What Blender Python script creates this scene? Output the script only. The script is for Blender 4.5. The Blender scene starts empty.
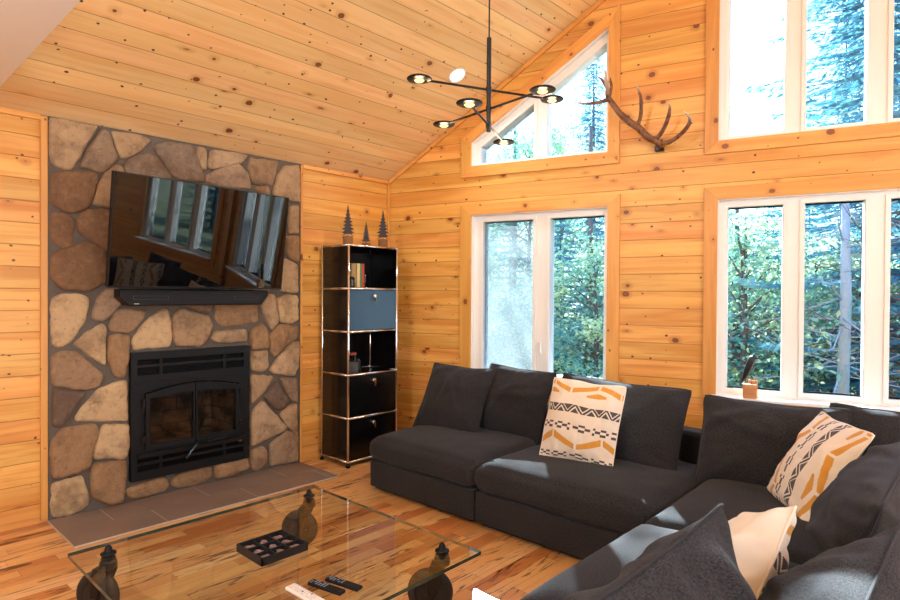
import bpy, bmesh, math, random
from mathutils import Vector, Matrix, noise
from mathutils.geometry import tessellate_polygon
PI = math.pi
R = math.radians
rnd = random.Random(7)
scn = bpy.context.scene
COL = scn.collection

# ------------------------------------------------------------------ camera
CAM = Vector((4.2405, -3.7113, 1.3996))
yaw, pitch, roll = .74826, -.0098, .006
fw = Vector((-math.sin(yaw) * math.cos(pitch), math.cos(yaw) * math.cos(pitch), math.sin(pitch)))
rt = Vector((math.cos(yaw), math.sin(yaw), 0)); up = rt.cross(fw)
r2 = rt * math.cos(roll) + up * math.sin(roll); u2 = up * math.cos(roll) - rt * math.sin(roll)
cd = bpy.data.cameras.new('camera'); cam = bpy.data.objects.new('camera', cd); COL.objects.link(cam)
M = Matrix((r2, u2, -fw)).transposed().to_4x4(); M.translation = CAM
cam.matrix_world = M
cd.sensor_width = 36; cd.lens = 593.05 / 900 * 36; cd.clip_start = .05; cd.clip_end = 300
scn.camera = cam

# ------------------------------------------------------------------ exposure, world, sun, large lights
scn.view_settings.view_transform = 'Standard'; scn.view_settings.look = 'None'
scn.view_settings.gamma = 1; scn.view_settings.use_curve_mapping = False
scn.view_settings.exposure = 0.1
world = bpy.data.worlds.new('sky'); scn.world = world; world.use_nodes = True
wn = world.node_tree; wn.nodes.clear()
wo = wn.nodes.new('ShaderNodeOutputWorld'); wb = wn.nodes.new('ShaderNodeBackground')
wc = wn.nodes.new('ShaderNodeTexCoord'); ws = wn.nodes.new('ShaderNodeSeparateXYZ'); wr = wn.nodes.new('ShaderNodeValToRGB')
wn.links.new(wc.outputs['Generated'], ws.inputs[0]); wn.links.new(ws.outputs[2], wr.inputs[0])
wr.color_ramp.elements[0].color = (.72, .88, 1, 1); wr.color_ramp.elements[0].position = .05
wr.color_ramp.elements[1].color = (.12, .42, 1, 1); wr.color_ramp.elements[1].position = .75
wn.links.new(wr.outputs[0], wb.inputs[0]); wb.inputs[1].default_value = 5.0
wn.links.new(wb.outputs[0], wo.inputs[0])
SUN_AZ, SUN_EL = R(38), R(27)
sd = bpy.data.lights.new('sun', 'SUN'); sun = bpy.data.objects.new('sun', sd); COL.objects.link(sun)
sd.energy = 42; sd.angle = R(.6); sd.color = (1, .97, .93)
to_sun = Vector((-math.sin(SUN_AZ) * math.cos(SUN_EL), math.cos(SUN_AZ) * math.cos(SUN_EL), math.sin(SUN_EL)))
sun.rotation_euler = to_sun.to_track_quat('Z', 'Y').to_euler(); sun.location = (0, 8, 8)

def area(name, loc, target, sx, sy, power, color=(1, 1, 1)):
    d = bpy.data.lights.new(name, 'AREA'); d.shape = 'RECTANGLE'; d.size = sx; d.size_y = sy; d.energy = power; d.color = color
    o = bpy.data.objects.new(name, d); COL.objects.link(o); o.location = loc
    o.rotation_euler = (Vector(loc) - Vector(target)).to_track_quat('Z', 'Y').to_euler(); return o
# added fill light in front of the solid right wall; no window opens there
area('side_fill', (8.55, -2.6, 1.7), (0, -1.8, 1.5), 2.6, 1.9, 150, (.80, .90, 1))
def fill_point(name, loc, power, r, color=(.80, .90, 1)):
    d = bpy.data.lights.new(name, 'POINT'); d.energy = power; d.shadow_soft_size = r; d.color = color
    o = bpy.data.objects.new(name, d); COL.objects.link(o); o.location = loc; return o
# added fill lights under and above the loft, behind the camera, without fixtures
for i_, (x_, y_) in enumerate(((2.4, -4.6), (3.0, -5.3), (6.8, -4.3), (7.4, -5.8))): fill_point('loft_underside_fill', (x_, y_, 2.25), 52, .10)
fill_point('low_fill', (2.45, -4.3, 1.0), 24, .10)  # low fill added to brighten the loft underside; no lamp stands here
for x_, y_ in ((3.0, -4.6), (6.4, -4.6), (3.4, -6.4)): fill_point('loft_room_fill', (x_, y_, 3.7), 90, .2)  # unseen fill added to brighten the upper room and ceiling

# ------------------------------------------------------------------ helpers
PHI = R(15); RIDGE = 4.36; HW = 2.463; PITCH = .657
cP, sP = math.cos(PHI), math.sin(PHI)
def WL(t, z, d=0): return Vector((t * cP + d * sP, t * sP - d * cP, z))          # back wall, left of the prow
def WR(t, z, d=0): v = WL(t, z, d); return Vector((2 * RIDGE - v.x, v.y, z))     # its mirror, right of the prow

def lin(r, g=None, b=None):
    if g is None: r, g, b = r
    f = lambda c: (c / 255 / 12.92) if c / 255 <= .04045 else ((c / 255 + .055) / 1.055) ** 2.4
    return (f(r), f(g), f(b), 1)

class NT:
    def __init__(s, name):
        s.m = bpy.data.materials.new(name); s.m.use_nodes = True; s.t = s.m.node_tree; s.t.nodes.clear()
        s.out = s.t.nodes.new('ShaderNodeOutputMaterial')
    def n(s, typ, ins=None, **kw):
        nd = s.t.nodes.new('ShaderNode' + typ)
        for k, v in kw.items(): setattr(nd, k, v)
        for k, v in (ins or {}).items():
            if isinstance(v, bpy.types.NodeSocket): s.t.links.new(v, nd.inputs[k])
            else: nd.inputs[k].default_value = v
        return nd
    def math(s, op, a, b=0.0, c=0.0, clamp=False):
        nd = s.n('Math', {0: a, 1: b, 2: c}, operation=op); nd.use_clamp = clamp; return nd.outputs[0]
    def mix(s, f, a, b, mode='MIX'):
        nd = s.n('Mix', data_type='RGBA', blend_type=mode)
        for k, v in ((0, f), (6, a), (7, b)):
            if isinstance(v, bpy.types.NodeSocket): s.t.links.new(v, nd.inputs[k])
            else: nd.inputs[k].default_value = v
        return nd.outputs[2]
    def ramp(s, f, stops):
        nd = s.n('ValToRGB', {0: f}); e = nd.color_ramp.elements
        while len(e) < len(stops): e.new(.5)
        for k, (p, c) in enumerate(stops): e[k].position = p; e[k].color = c
        return nd.outputs[0]
    def step(s, x, a, b):
        nd = s.n('MapRange', {0: x, 1: a, 2: b, 3: 0.0, 4: 1.0}, interpolation_type='SMOOTHSTEP'); return nd.outputs[0]
    def comb(s, x, y, z=0.0): return s.n('CombineXYZ', {0: x, 1: y, 2: z}).outputs[0]
    def bump(s, h, strength=.3, dist=.01): return s.n('Bump', {'Height': h, 'Strength': strength, 'Distance': dist}).outputs[0]
    def bsdf(s, **kw):
        ins = {k.replace('_', ' '): v for k, v in kw.items()}
        b = s.n('BsdfPrincipled', ins); s.t.links.new(b.outputs[0], s.out.inputs[0]); return b

def simple(name, color, rough=.5, metal=0., noise_amt=.0, nscale=20., bump=0., **kw):
    T = NT(name); c = color
    co = T.n('TexCoord').outputs['Object']
    ns = T.n('TexNoise', {'Vector': co, 'Scale': nscale, 'Detail': 4.})
    if noise_amt: c = T.mix(T.math('MULTIPLY', ns.outputs[0], noise_amt), color, (color[0] * .4, color[1] * .4, color[2] * .4, 1))
    args = dict(Base_Color=c, Roughness=rough, Metallic=metal, **kw)
    if bump: args['Normal'] = T.bump(ns.outputs[0], bump, .004)
    T.bsdf(**args); return T.m

def pine(name, plank=.13, base=(214, 144, 60), light=(236, 180, 96), dark=(166, 92, 28), knots=1.0, groove=True):
    T = NT(name)
    uv = T.n('UVMap').outputs[0]; s = T.n('SeparateXYZ', {0: uv}); u, v = s.outputs[0], s.outputs[1]
    idx = T.math('FLOOR', T.math('DIVIDE', v, plank))
    fr = T.math('SUBTRACT', T.math('DIVIDE', v, plank), idx)
    wn_ = T.n('TexWhiteNoise', {'W': idx}, noise_dimensions='1D'); rv = wn_.outputs[0]
    uu = T.math('ADD', u, T.math('MULTIPLY', rv, 37.0))
    P = T.comb(uu, v, T.math('MULTIPLY', idx, 1.7))
    # knots : big and small
    def kn(scale, rmin, rmax, powr, seed, asp=.8):
        vo = T.n('TexVoronoi', {'Vector': T.comb(T.math('ADD', T.math('MULTIPLY', uu, asp), seed), v, T.math('MULTIPLY', idx, 3.1 * scale * 0 + 0)), 'Scale': 1 / scale}, voronoi_dimensions='2D')
        d = T.math('MULTIPLY', vo.outputs['Distance'], scale)
        nz = T.n('TexNoise', {'Vector': P, 'Scale': 60.}).outputs[0]
        d = T.math('ADD', d, T.math('MULTIPLY', T.math('SUBTRACT', nz, .5), .011))
        rr = T.n('SeparateColor', {0: vo.outputs['Color']}).outputs[0]
        rad = T.math('ADD', T.math('MULTIPLY', T.math('POWER', rr, powr), rmax - rmin), rmin)
        return d, rad
    d1, r1 = kn(.25, -.007, .021, 1.5, 0.0); d3, r3 = kn(.33, -.010, .012, 1.0, 11.7, .38); d2, r2_ = kn(.12, -.004, .0085, 1.0, 5.3)
    m1 = T.math('SUBTRACT', 1.0, T.step(T.math('SUBTRACT', d1, r1), -.002, .0015))
    core = T.math('SUBTRACT', 1.0, T.step(T.math('SUBTRACT', d1, T.math('MULTIPLY', r1, .72)), -.003, .002))
    m2 = T.math('SUBTRACT', 1.0, T.step(T.math('SUBTRACT', d2, r2_), -.001, .001))
    halo = T.math('SUBTRACT', 1.0, T.step(T.math('SUBTRACT', d1, r1), 0.0, .035))
    halo = T.math('MULTIPLY', halo, T.math('GREATER_THAN', r1, .002))
    m3 = T.math('SUBTRACT', 1.0, T.step(T.math('SUBTRACT', d3, r3), -.006, .002)); halo = T.math('MAXIMUM', halo, T.math('MULTIPLY', T.math('SUBTRACT', 1.0, T.step(T.math('SUBTRACT', d3, r3), 0.0, .02)), T.math('GREATER_THAN', r3, 0.0)))
    # grain, bent around the knots
    vw = T.math('ADD', v, T.math('MULTIPLY', halo, .012))
    g = T.n('TexNoise', {'Vector': T.comb(T.math('MULTIPLY', uu, 1.6), T.math('MULTIPLY', vw, 42.0), idx), 'Scale': 1., 'Detail': 5., 'Roughness': .6, 'Distortion': .6}).outputs[0]
    g2 = T.n('TexNoise', {'Vector': T.comb(T.math('MULTIPLY', uu, .7), T.math('MULTIPLY', vw, 9.0), T.math('MULTIPLY', idx, 2.0)), 'Scale': 1., 'Detail': 3., 'Distortion': 1.2}).outputs[0]
    c = T.mix(T.step(g2, .35, .7), lin(*light), lin(*base))
    c = T.mix(T.math('MULTIPLY', T.step(g, .5, .78), .5), c, lin(*dark))
    c = T.mix(T.math('MULTIPLY', T.math('SUBTRACT', rv, .3, clamp=True), .55), c, lin(*base))
    c = T.mix(T.math('MULTIPLY', halo, .45 * knots), c, lin(*dark))
    c = T.mix(T.math('MULTIPLY', m1, .95 * knots), c, lin(96, 46, 14))
    c = T.mix(T.math('MULTIPLY', core, .8 * knots), c, lin(140, 72, 26))
    c = T.mix(T.math('MULTIPLY', m2, .95 * knots), c, lin(74, 32, 10))
    c = T.mix(T.math('MULTIPLY', m3, .75 * knots), c, lin(122, 58, 20))
    hs = T.n('HueSaturation', {'Hue': T.math('ADD', .494, T.math('MULTIPLY', T.math('FRACT', T.math('MULTIPLY', rv, 7.3)), .012)), 'Value': T.math('ADD', .86, T.math('MULTIPLY', T.math('FRACT', T.math('MULTIPLY', rv, 13.1)), .22)), 'Color': c}); c = hs.outputs[0]
    h = T.math('MULTIPLY', g, .12)
    if groove:
        e = T.math('MINIMUM', fr, T.math('SUBTRACT', 1.0, fr)); e = T.math('MULTIPLY', e, plank)
        gm = T.math('SUBTRACT', 1.0, T.step(e, .0008, .0035))
        c = T.mix(T.math('MULTIPLY', gm, .65), c, lin(110, 58, 22))
        h = T.math('SUBTRACT', h, gm)
    T.bsdf(Base_Color=c, Roughness=.42, Normal=T.bump(h, .5, .004)); return T.m

def floorwood():
    T = NT('floor hickory'); w = .083
    uv = T.n('UVMap').outputs[0]; s = T.n('SeparateXYZ', {0: uv}); u, v = s.outputs[0], s.outputs[1]
    idx = T.math('FLOOR', T.math('DIVIDE', v, w)); fr = T.math('SUBTRACT', T.math('DIVIDE', v, w), idx)
    r0 = T.n('TexWhiteNoise', {'W': idx}, noise_dimensions='1D').outputs[0]
    L = T.math('DIVIDE', T.math('ADD', u, T.math('MULTIPLY', r0, 9.0)), T.math('ADD', .42, T.math('MULTIPLY', r0, .35)))
    seg = T.math('FLOOR', L); fs = T.math('SUBTRACT', L, seg)
    wn_ = T.n('TexWhiteNoise', {'Vector': T.comb(idx, seg)}, noise_dimensions='2D'); rv = wn_.outputs[0]
    sc = T.n('SeparateColor', {0: wn_.outputs[1]})
    P = T.comb(T.math('MULTIPLY', T.math('ADD', u, T.math('MULTIPLY', rv, 31.)), 2.2), T.math('MULTIPLY', v, 40.), T.math('MULTIPLY', rv, 50.))
    g = T.n('TexNoise', {'Vector': P, 'Scale': 1., 'Detail': 5., 'Roughness': .65, 'Distortion': .8}).outputs[0]
    P2 = T.comb(T.math('MULTIPLY', T.math('ADD', u, T.math('MULTIPLY', rv, 17.)), 3.), T.math('MULTIPLY', v, 22.), T.math('MULTIPLY', rv, 20.))
    g2 = T.n('TexNoise', {'Vector': P2, 'Scale': 1., 'Detail': 3., 'Distortion': 2.}).outputs[0]
    c = T.ramp(rv, [(0, lin(208, 144, 84)), (.3, lin(232, 180, 116)), (.62, lin(216, 152, 88)), (.85, lin(188, 114, 60)), (1, lin(240, 196, 138))])
    c = T.mix(T.math('MULTIPLY', T.step(g, .5, .75), .4), c, lin(150, 84, 40))
    st = T.math('MULTIPLY', T.step(g2, .53, .63), T.step(sc.outputs[1], .2, .6))
    c = T.mix(T.math('MULTIPLY', st, .85), c, lin(78, 42, 22))
    e = T.math('MULTIPLY', T.math('MINIMUM', fr, T.math('SUBTRACT', 1., fr)), w)
    e2 = T.math('MULTIPLY', T.math('MINIMUM', fs, T.math('SUBTRACT', 1., fs)), .5)
    gm = T.math('SUBTRACT', 1.0, T.step(T.math('MINIMUM', e, e2), .0004, .0016))
    c = T.mix(T.math('MULTIPLY', gm, .6), c, lin(70, 34, 14))
    T.bsdf(Base_Color=c, Roughness=.3, Normal=T.bump(T.math('SUBTRACT', T.math('MULTIPLY', g, .1), gm), .25, .002)); return T.m

def fabric(name, c0, c1, rough=.95, scale=620., wr=.35, sheen=.06):
    T = NT(name); co = T.n('TexCoord').outputs['UV']; s = T.n('SeparateXYZ', {0: co}); u, v = s.outputs[0], s.outputs[1]
    a = T.n('TexNoise', {'Vector': T.comb(T.math('MULTIPLY', u, 90.), T.math('MULTIPLY', v, scale)), 'Scale': 1., 'Detail': 2.}).outputs[0]
    b = T.n('TexNoise', {'Vector': T.comb(T.math('MULTIPLY', u, scale), T.math('MULTIPLY', v, 90.)), 'Scale': 1., 'Detail': 2.}).outputs[0]
    w = T.math('MULTIPLY', T.math('ADD', a, b), .5)
    big = T.n('TexNoise', {'Vector': T.n('TexCoord').outputs['Object'], 'Scale': 3.5, 'Detail': 3.}).outputs[0]
    c = T.mix(T.step(w, .42, .58), c0, c1)
    c = T.mix(T.math('MULTIPLY', T.step(big, .4, .7), .25), c, c0)
    h = T.math('ADD', w, T.math('MULTIPLY', big, .6))
    T.bsdf(Base_Color=c, Roughness=rough, Normal=T.bump(h, wr, .004), Sheen_Weight=sheen, Sheen_Roughness=.5, Specular_IOR_Level=.25); return T.m

def glasspane(name, tint=(1, 1, 1, 1), ior=1.45, boost=1.0):
    T = NT(name); ge = T.n('NewGeometry').outputs['Backfacing']; fr = T.math('MULTIPLY', T.n('Fresnel', {'IOR': ior}).outputs[0], T.math('SUBTRACT', 1.0, ge))
    tr = T.n('BsdfTransparent', {0: tint}); gl = T.n('BsdfGlossy', {0: (1, 1, 1, 1), 'Roughness': 0.0})
    mx = T.n('MixShader', {0: T.math('MULTIPLY', fr, boost, clamp=True), 1: tr.outputs[0], 2: gl.outputs[0]}); T.t.links.new(mx.outputs[0], T.out.inputs[0]); return T.m

def emit(name, color, st):
    T = NT(name); e = T.n('Emission', {0: color, 1: st}); T.t.links.new(e.outputs[0], T.out.inputs[0]); return T.m

MT = {}
MT['wall'] = pine('pine wall boards')
MT['ceil'] = pine('pine ceiling boards', light=(243, 208, 150), base=(235, 190, 128), dark=(206, 148, 84))
MT['casing'] = pine('pine casing', plank=5.0, base=(215, 150, 68), light=(228, 170, 86), dark=(186, 118, 48), knots=.8, groove=False)
MT['floor'] = floorwood()
MT['white'] = simple('white vinyl', lin(240, 238, 234), .35)
MT['plaster'] = simple('white drywall', lin(238, 235, 232), .8, noise_amt=.03, nscale=8, bump=.05)
MT['pane'] = glasspane('window glass', (.84, .94, 1, 1))
MT['sofa'] = fabric('charcoal linen', lin(20, 20, 22), lin(58, 57, 60))
MT['sofa_base'] = fabric('charcoal linen base', lin(26, 24, 25), lin(58, 56, 57))
MT['black'] = simple('black satin metal', lin(13, 13, 14), .35, .3)
MT['iron'] = simple('black cast iron', lin(9, 10, 12), .55, .0, Specular_IOR_Level=.3, noise_amt=.3, nscale=60, bump=.15)
MT['plastic'] = simple('black plastic', lin(8, 8, 10), .5, Specular_IOR_Level=.3, noise_amt=.2, nscale=90)
MT['chrome'] = simple('chrome', lin(225, 225, 228), .12, 1.0)
MT['panel_black'] = simple('black lacquered steel', lin(12, 12, 13), .18, noise_amt=.1)
MT['panel_blue'] = simple('steel blue lacquered steel', lin(40, 74, 100), .22, noise_amt=.1)
MT['brass'] = simple('brass', lin(190, 140, 70), .3, 1.0)

def bm_(): return bmesh.new()
def setuv(bm, fs, uvf):
    L = bm.loops.layers.uv.get('UVMap') or bm.loops.layers.uv.new('UVMap')
    for f in fs:
        for l in f.loops: l[L].uv = uvf(l.vert.co, f)
ID = lambda x, y, z: Vector((x, y, z))
def box(bm, x0, x1, y0, y1, z0, z1, xf=ID, ua=None, off=0., mi=0):
    L = bm.loops.layers.uv.get('UVMap') or bm.loops.layers.uv.new('UVMap')
    P = [(x, y, z) for x in (x0, x1) for y in (y0, y1) for z in (z0, z1)]
    vs = [bm.verts.new(xf(*p)) for p in P]
    for q in ((0, 1, 3, 2), (4, 6, 7, 5), (0, 4, 5, 1), (2, 3, 7, 6), (0, 2, 6, 4), (1, 5, 7, 3)):
        f = bm.faces.new([vs[i] for i in q]); f.material_index = mi
        for l, i in zip(f.loops, q):
            p = P[i]
            if ua is None: ax = [k for k in range(3) if len({P[j][k] for j in q}) > 1]; l[L].uv = (p[ax[0]], p[ax[1]])
            else:
                o = [k for k in range(3) if k != ua]; l[L].uv = (p[ua] + off, p[o[0]] + p[o[1]] + off * .37)
    return vs
def prism(bm, poly, a, b, xf, mi=0, uvf=None):
    """poly in (p,q); xf(p,q,h) -> world; h from a to b"""
    L = bm.loops.layers.uv.get('UVMap') or bm.loops.layers.uv.new('UVMap')
    n = len(poly)
    A = [bm.verts.new(xf(p, q, a)) for p, q in poly]; B = [bm.verts.new(xf(p, q, b)) for p, q in poly]
    fs = [(bm.faces.new(A), list(range(n))), (bm.faces.new(B[::-1]), list(range(n))[::-1])]
    for i in range(n):
        j = (i + 1) % n; fs.append((bm.faces.new((A[j], A[i], B[i], B[j])), [j, i, i, j]))
    for f, ids in fs:
        f.material_index = mi
        for l, i in zip(f.loops, ids): l[L].uv = uvf(*poly[i]) if uvf else poly[i]
def tube(bm, pts, rad, seg=10, cap=True, mi=0):
    pts = [Vector(p) for p in pts]; n = len(pts)
    if not isinstance(rad, (list, tuple)): rad = [rad] * n
    rings = []; prev = None
    for i, p in enumerate(pts):
        d = (pts[min(i + 1, n - 1)] - pts[max(i - 1, 0)]).normalized()
        if prev is None: a = d.orthogonal().normalized()
        else: a = (prev - d * prev.dot(d)).normalized()
        prev = a; b = d.cross(a)
        rings.append([bm.verts.new(p + (a * math.cos(2 * PI * k / seg) + b * math.sin(2 * PI * k / seg)) * rad[i]) for k in range(seg)])
    for i in range(n - 1):
        for k in range(seg):
            f = bm.faces.new((rings[i][k], rings[i][(k + 1) % seg], rings[i + 1][(k + 1) % seg], rings[i + 1][k])); f.material_index = mi
    if cap: bm.faces.new(rings[0][::-1]).material_index = mi; bm.faces.new(rings[-1]).material_index = mi
def lathe(bm, prof, mat=Matrix(), seg=24, mi=0):
    """prof: list of (r,z) ; closed top and bottom when r==0 is not given"""
    rings = []
    for r, z in prof:
        if r < 1e-6: rings.append([bm.verts.new(mat @ Vector((0, 0, z)))])
        else: rings.append([bm.verts.new(mat @ Vector((r * math.cos(2 * PI * k / seg), r * math.sin(2 * PI * k / seg), z))) for k in range(seg)])
    for A, B in zip(rings, rings[1:]):
        for k in range(seg):
            k2 = (k + 1) % seg
            if len(A) == 1 and len(B) == 1: continue
            if len(A) == 1: q = (A[0], B[k2], B[k])
            elif len(B) == 1: q = (A[k], A[k2], B[0])
            else: q = (A[k], A[k2], B[k2], B[k])
            bm.faces.new(q).material_index = mi
    for A, rev in ((rings[0], True), (rings[-1], False)):
        if len(A) > 1: bm.faces.new(A[::-1] if rev else A).material_index = mi

def obj(name, bm, mat, parent=None, smooth=False, bevel=0, seg=2, loc=None, rot=None, recalc=True, angle=35, sub=0):
    if recalc: bmesh.ops.recalc_face_normals(bm, faces=bm.faces)
    me = bpy.data.meshes.new(name); bm.to_mesh(me); bm.free()
    for m in (mat if isinstance(mat, (list, tuple)) else [mat]): me.materials.append(m)
    o = bpy.data.objects.new(name, me); COL.objects.link(o)
    if parent: o.parent = parent
    if loc: o.location = loc
    if rot: o.rotation_euler = rot
    if smooth: me.shade_smooth()
    if bevel:
        b = o.modifiers.new('bevel', 'BEVEL'); b.width = bevel; b.segments = seg; b.limit_method = 'ANGLE'; b.angle_limit = R(angle)
        me.shade_smooth(); b.harden_normals = True
    if sub:
        s_ = o.modifiers.new('sub', 'SUBSURF'); s_.levels = sub; s_.render_levels = sub
    return o
def tag(o, label=None, cat=None, group=None, kind=None):
    if label: o['label'] = label
    if cat: o['category'] = cat
    if group: o['group'] = group
    if kind: o['kind'] = kind
    return o
def empty(name, loc=(0, 0, 0), rot=(0, 0, 0)):
    o = bpy.data.objects.new(name, None); COL.objects.link(o); o.location = loc; o.rotation_euler = rot; o.empty_display_size = .1; return o
def copy_tree(o, parent=None):
    c = o.copy(); COL.objects.link(c)
    if parent: c.parent = parent
    for ch in list(o.children): copy_tree(ch, c)
    return c
def struct(name, bm, mat, label=None, cat=None, **kw):
    return tag(obj(name, bm, mat, **kw), label, cat, kind='structure')

# ------------------------------------------------------------------ room shell
REAR = -8.0; RX = 2 * RIDGE
def roofz(x): return HW + PITCH * min(x, RX - x)
TMAX = RIDGE / cP
HOLES = {
 'small': [(.872, .70), (2.052, .70), (2.052, 2.091), (.872, 2.091)],
 'trap': [(.867, 2.516), (2.050, 2.516), (2.050, 3.486), (.867, 2.724)],
 'big': [(2.837, .686), (4.235, .686), (4.235, 2.091), (2.837, 2.091)],
 'upper': [(2.837, 2.512), (4.235, 2.512), (4.235, 4.893), (2.837, 3.992)],
}
def holed_wall(bm, outer, holes, xf, th, uvf):
    L = bm.loops.layers.uv.get('UVMap') or bm.loops.layers.uv.new('UVMap')
    loops = [outer] + holes; flat = [p for l in loops for p in l]
    tris = tessellate_polygon([[Vector((p[0], p[1], 0)) for p in l] for l in loops])
    F = [bm.verts.new(xf(p, q, 0)) for p, q in flat]; B = [bm.verts.new(xf(p, q, th)) for p, q in flat]
    for t in tris:
        for V, o in ((F, t), (B, t[::-1])):
            f = bm.faces.new([V[i] for i in o])
            for l, i in zip(f.loops, o): l[L].uv = uvf(*flat[i])
    k = 0
    for l_ in loops:
        n = len(l_)
        for i in range(n):
            a, b = k + i, k + (i + 1) % n
            f = bm.faces.new((F[a], F[b], B[b], B[a]))
            for l, i2 in zip(f.loops, (a, b, b, a)): l[L].uv = uvf(*flat[i2])
        k += n
TH = .2
outer = [(0, -.3), (TMAX, -.3), (TMAX, HW + PITCH * RIDGE + .05), (0, HW + .05)]
for nm, W_, lab in (('wall_back', WL, 'knotty pine board wall holding the windows and antler'), ('wall_prow_right', WR, 'knotty pine wall beyond the prow ridge')):
    bm = bm_(); holed_wall(bm, outer, list(HOLES.values()), lambda p, q, h, W_=W_: W_(p, q, -h), TH, lambda p, q: (p + 3, q - .0085 + .13 * 20 - .1225 + .13 - .0)); struct(nm, bm, MT['wall'], lab, 'wall')
bm = bm_()
Y0, Y1, Z0, Z1 = -2.272, -1.452, .15, .985
holed_wall(bm, [(REAR, -.3), (.05, -.3), (.05, HW + .1), (REAR, HW + .1)], [[(Y0, Z0), (Y1, Z0), (Y1, Z1), (Y0, Z1)]], lambda p, q, h: Vector((-h, p, q)), .15, lambda p, q: (p + 20, q - .509 + .13 * 20 + .13 * 4))
struct('wall_left', bm, MT['wall'], 'knotty pine board wall behind the stone fireplace', 'wall')
bm = bm_(); box(bm, RX, RX + .15, REAR, .05, -.3, HW + .1, ua=1); struct('wall_right', bm, MT['wall'], 'pine board wall on the far right', 'wall')
bm = bm_(); prism(bm, [(-.15, -.3), (RX + .15, -.3), (RX + .15, HW), (RIDGE, HW + PITCH * RIDGE + .1), (-.15, HW)], REAR, REAR - .15, lambda p, q, h: Vector((p, h, q)), uvf=lambda p, q: (p, q)); struct('wall_rear', bm, MT['wall'], 'pine board wall behind the camera', 'wall')
# floor
PR = WL(TMAX, 0)
bm = bm_()
prism(bm, [(0, REAR), (RX, REAR), (RX, 0), (RIDGE, PR.y), (0, 0)], 0, -.2, lambda p, q, h: Vector((p, q, h)), uvf=lambda p, q: (q + 10, p + 5))
struct('floor', bm, MT['floor'], 'reddish brown hardwood strip floor', 'floor')
# ceilings (planks run along y)
for nm, sgn in (('ceiling_left', 0), ('ceiling_right', 1)):
    bm = bm_(); X = (lambda x: x) if not sgn else (lambda x: RX - x)
    L = bm.loops.layers.uv.new('UVMap')
    pts = [(-.3, REAR - .2), (RIDGE, REAR - .2), (RIDGE, PR.y + .6), (-.3, .6)]
    lo = [bm.verts.new((X(x), y, HW + PITCH * x)) for x, y in pts]; hi = [bm.verts.new((X(x), y, HW + PITCH * x + .2)) for x, y in pts]
    sl = math.sqrt(1 + PITCH ** 2)
    for V, q in ((lo, (0, 1, 2, 3)), (hi, (3, 2, 1, 0))):
        f = bm.faces.new([V[i] for i in q])
        for l, i in zip(f.loops, q): l[L].uv = (pts[i][1] + 20, pts[i][0] * sl + 2.6)
    for i in range(4): bm.faces.new((lo[i], lo[(i + 1) % 4], hi[(i + 1) % 4], hi[i]))
    struct(nm, bm, MT['ceil'], 'sloping knotty pine plank ceiling', 'ceiling')
# loft slab above the camera
bm = bm_(); box(bm, 0, RX, REAR, -3.04, HW, HW + .25); struct('ceiling_loft', bm, MT['plaster'], 'white underside of the loft at the upper left corner', 'ceiling')
# trims
n_tr = [0]
def trim(bm, lab):
    n_tr[0] += 1; return struct('trim_%d' % n_tr[0], bm, MT['casing'], lab, 'trim', bevel=.002)
bm = bm_(); box(bm, 0, .02, -2.775, -2.738, .02, HW - .02, ua=2); trim(bm, 'upright pine strip at the left edge of the stone chimney')
bm = bm_(); box(bm, 0, .02, -.972, -.95, 0, HW - .02, ua=2, off=3); trim(bm, 'upright pine strip at the right edge of the stone chimney')
bm = bm_(); box(bm, 0, .022, REAR, -2.775, HW - .035, HW - .002, ua=1); trim(bm, 'thin pine moulding along the top of the left wall')
bm = bm_(); box(bm, 0, .022, -.95, 0, HW - .035, HW - .002, ua=1, off=7); trim(bm, 'thin pine moulding above the bookshelf')
bm = bm_(); box(bm, 0, .022, 0, .022, 0, HW, xf=lambda a, b, c: Vector((a, b - .026 + .004 * 0, c)), ua=2); trim(bm, 'upright pine moulding in the room corner')
for W_, s_ in ((WL, 'left'), (WR, 'right')):
    bm = bm_(); prism(bm, [(0, HW - .045), (TMAX, HW - .045 + PITCH * RIDGE), (TMAX, HW - .004 + PITCH * RIDGE), (0, HW - .004)], 0, .02, W_, uvf=lambda p, q: (p, q * .5)); trim(bm, 'sloping pine moulding where the back wall meets the %s ceiling' % s_)
bm = bm_(); box(bm, -.05, .05, -.05, .05, 0, HW + PITCH * RIDGE - .02, xf=lambda a, b, c: Vector((RIDGE + a, PR.y - .03 + b, c)), ua=2); trim(bm, 'pine post in the prow angle between the window walls')

# ------------------------------------------------------------------ windows
def board(bm, pts, d0, d1, W_, u0=0., mi=0):
    """casing board: quad pts in (t,z); grain along first edge"""
    a, b = Vector(pts[0]), Vector(pts[1]); ax = (b - a).normalized(); pr_ = Vector((-ax.y, ax.x))
    prism(bm, pts, d0, d1, W_, mi, uvf=lambda p, q: (Vector((p, q)).dot(ax) + u0, Vector((p, q)).dot(pr_) * 1.0 + u0 * 1.3))
def inset(poly, ds):
    """inset a polygon by a distance per edge (list), CCW"""
    n = len(poly); out = []
    def line(i):
        a, b = Vector(poly[i]), Vector(poly[(i + 1) % n]); d = (b - a).normalized(); nn = Vector((-d.y, d.x)); return a + nn * ds[i], d
    for i in range(n):
        p, d = line(i - 1); q, e = line(i)
        den = d.x * e.y - d.y * e.x; w = q - p; s = (w.x * e.y - w.y * e.x) / den; out.append(tuple(p + d * s))
    return out
def frame_ring(bm, outp, inp, d0, d1, W_):
    n = len(outp)
    for i in range(n):
        j = (i + 1) % n
        prism(bm, [outp[i], outp[j], inp[j], inp[i]], d0, d1, W_)
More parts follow.
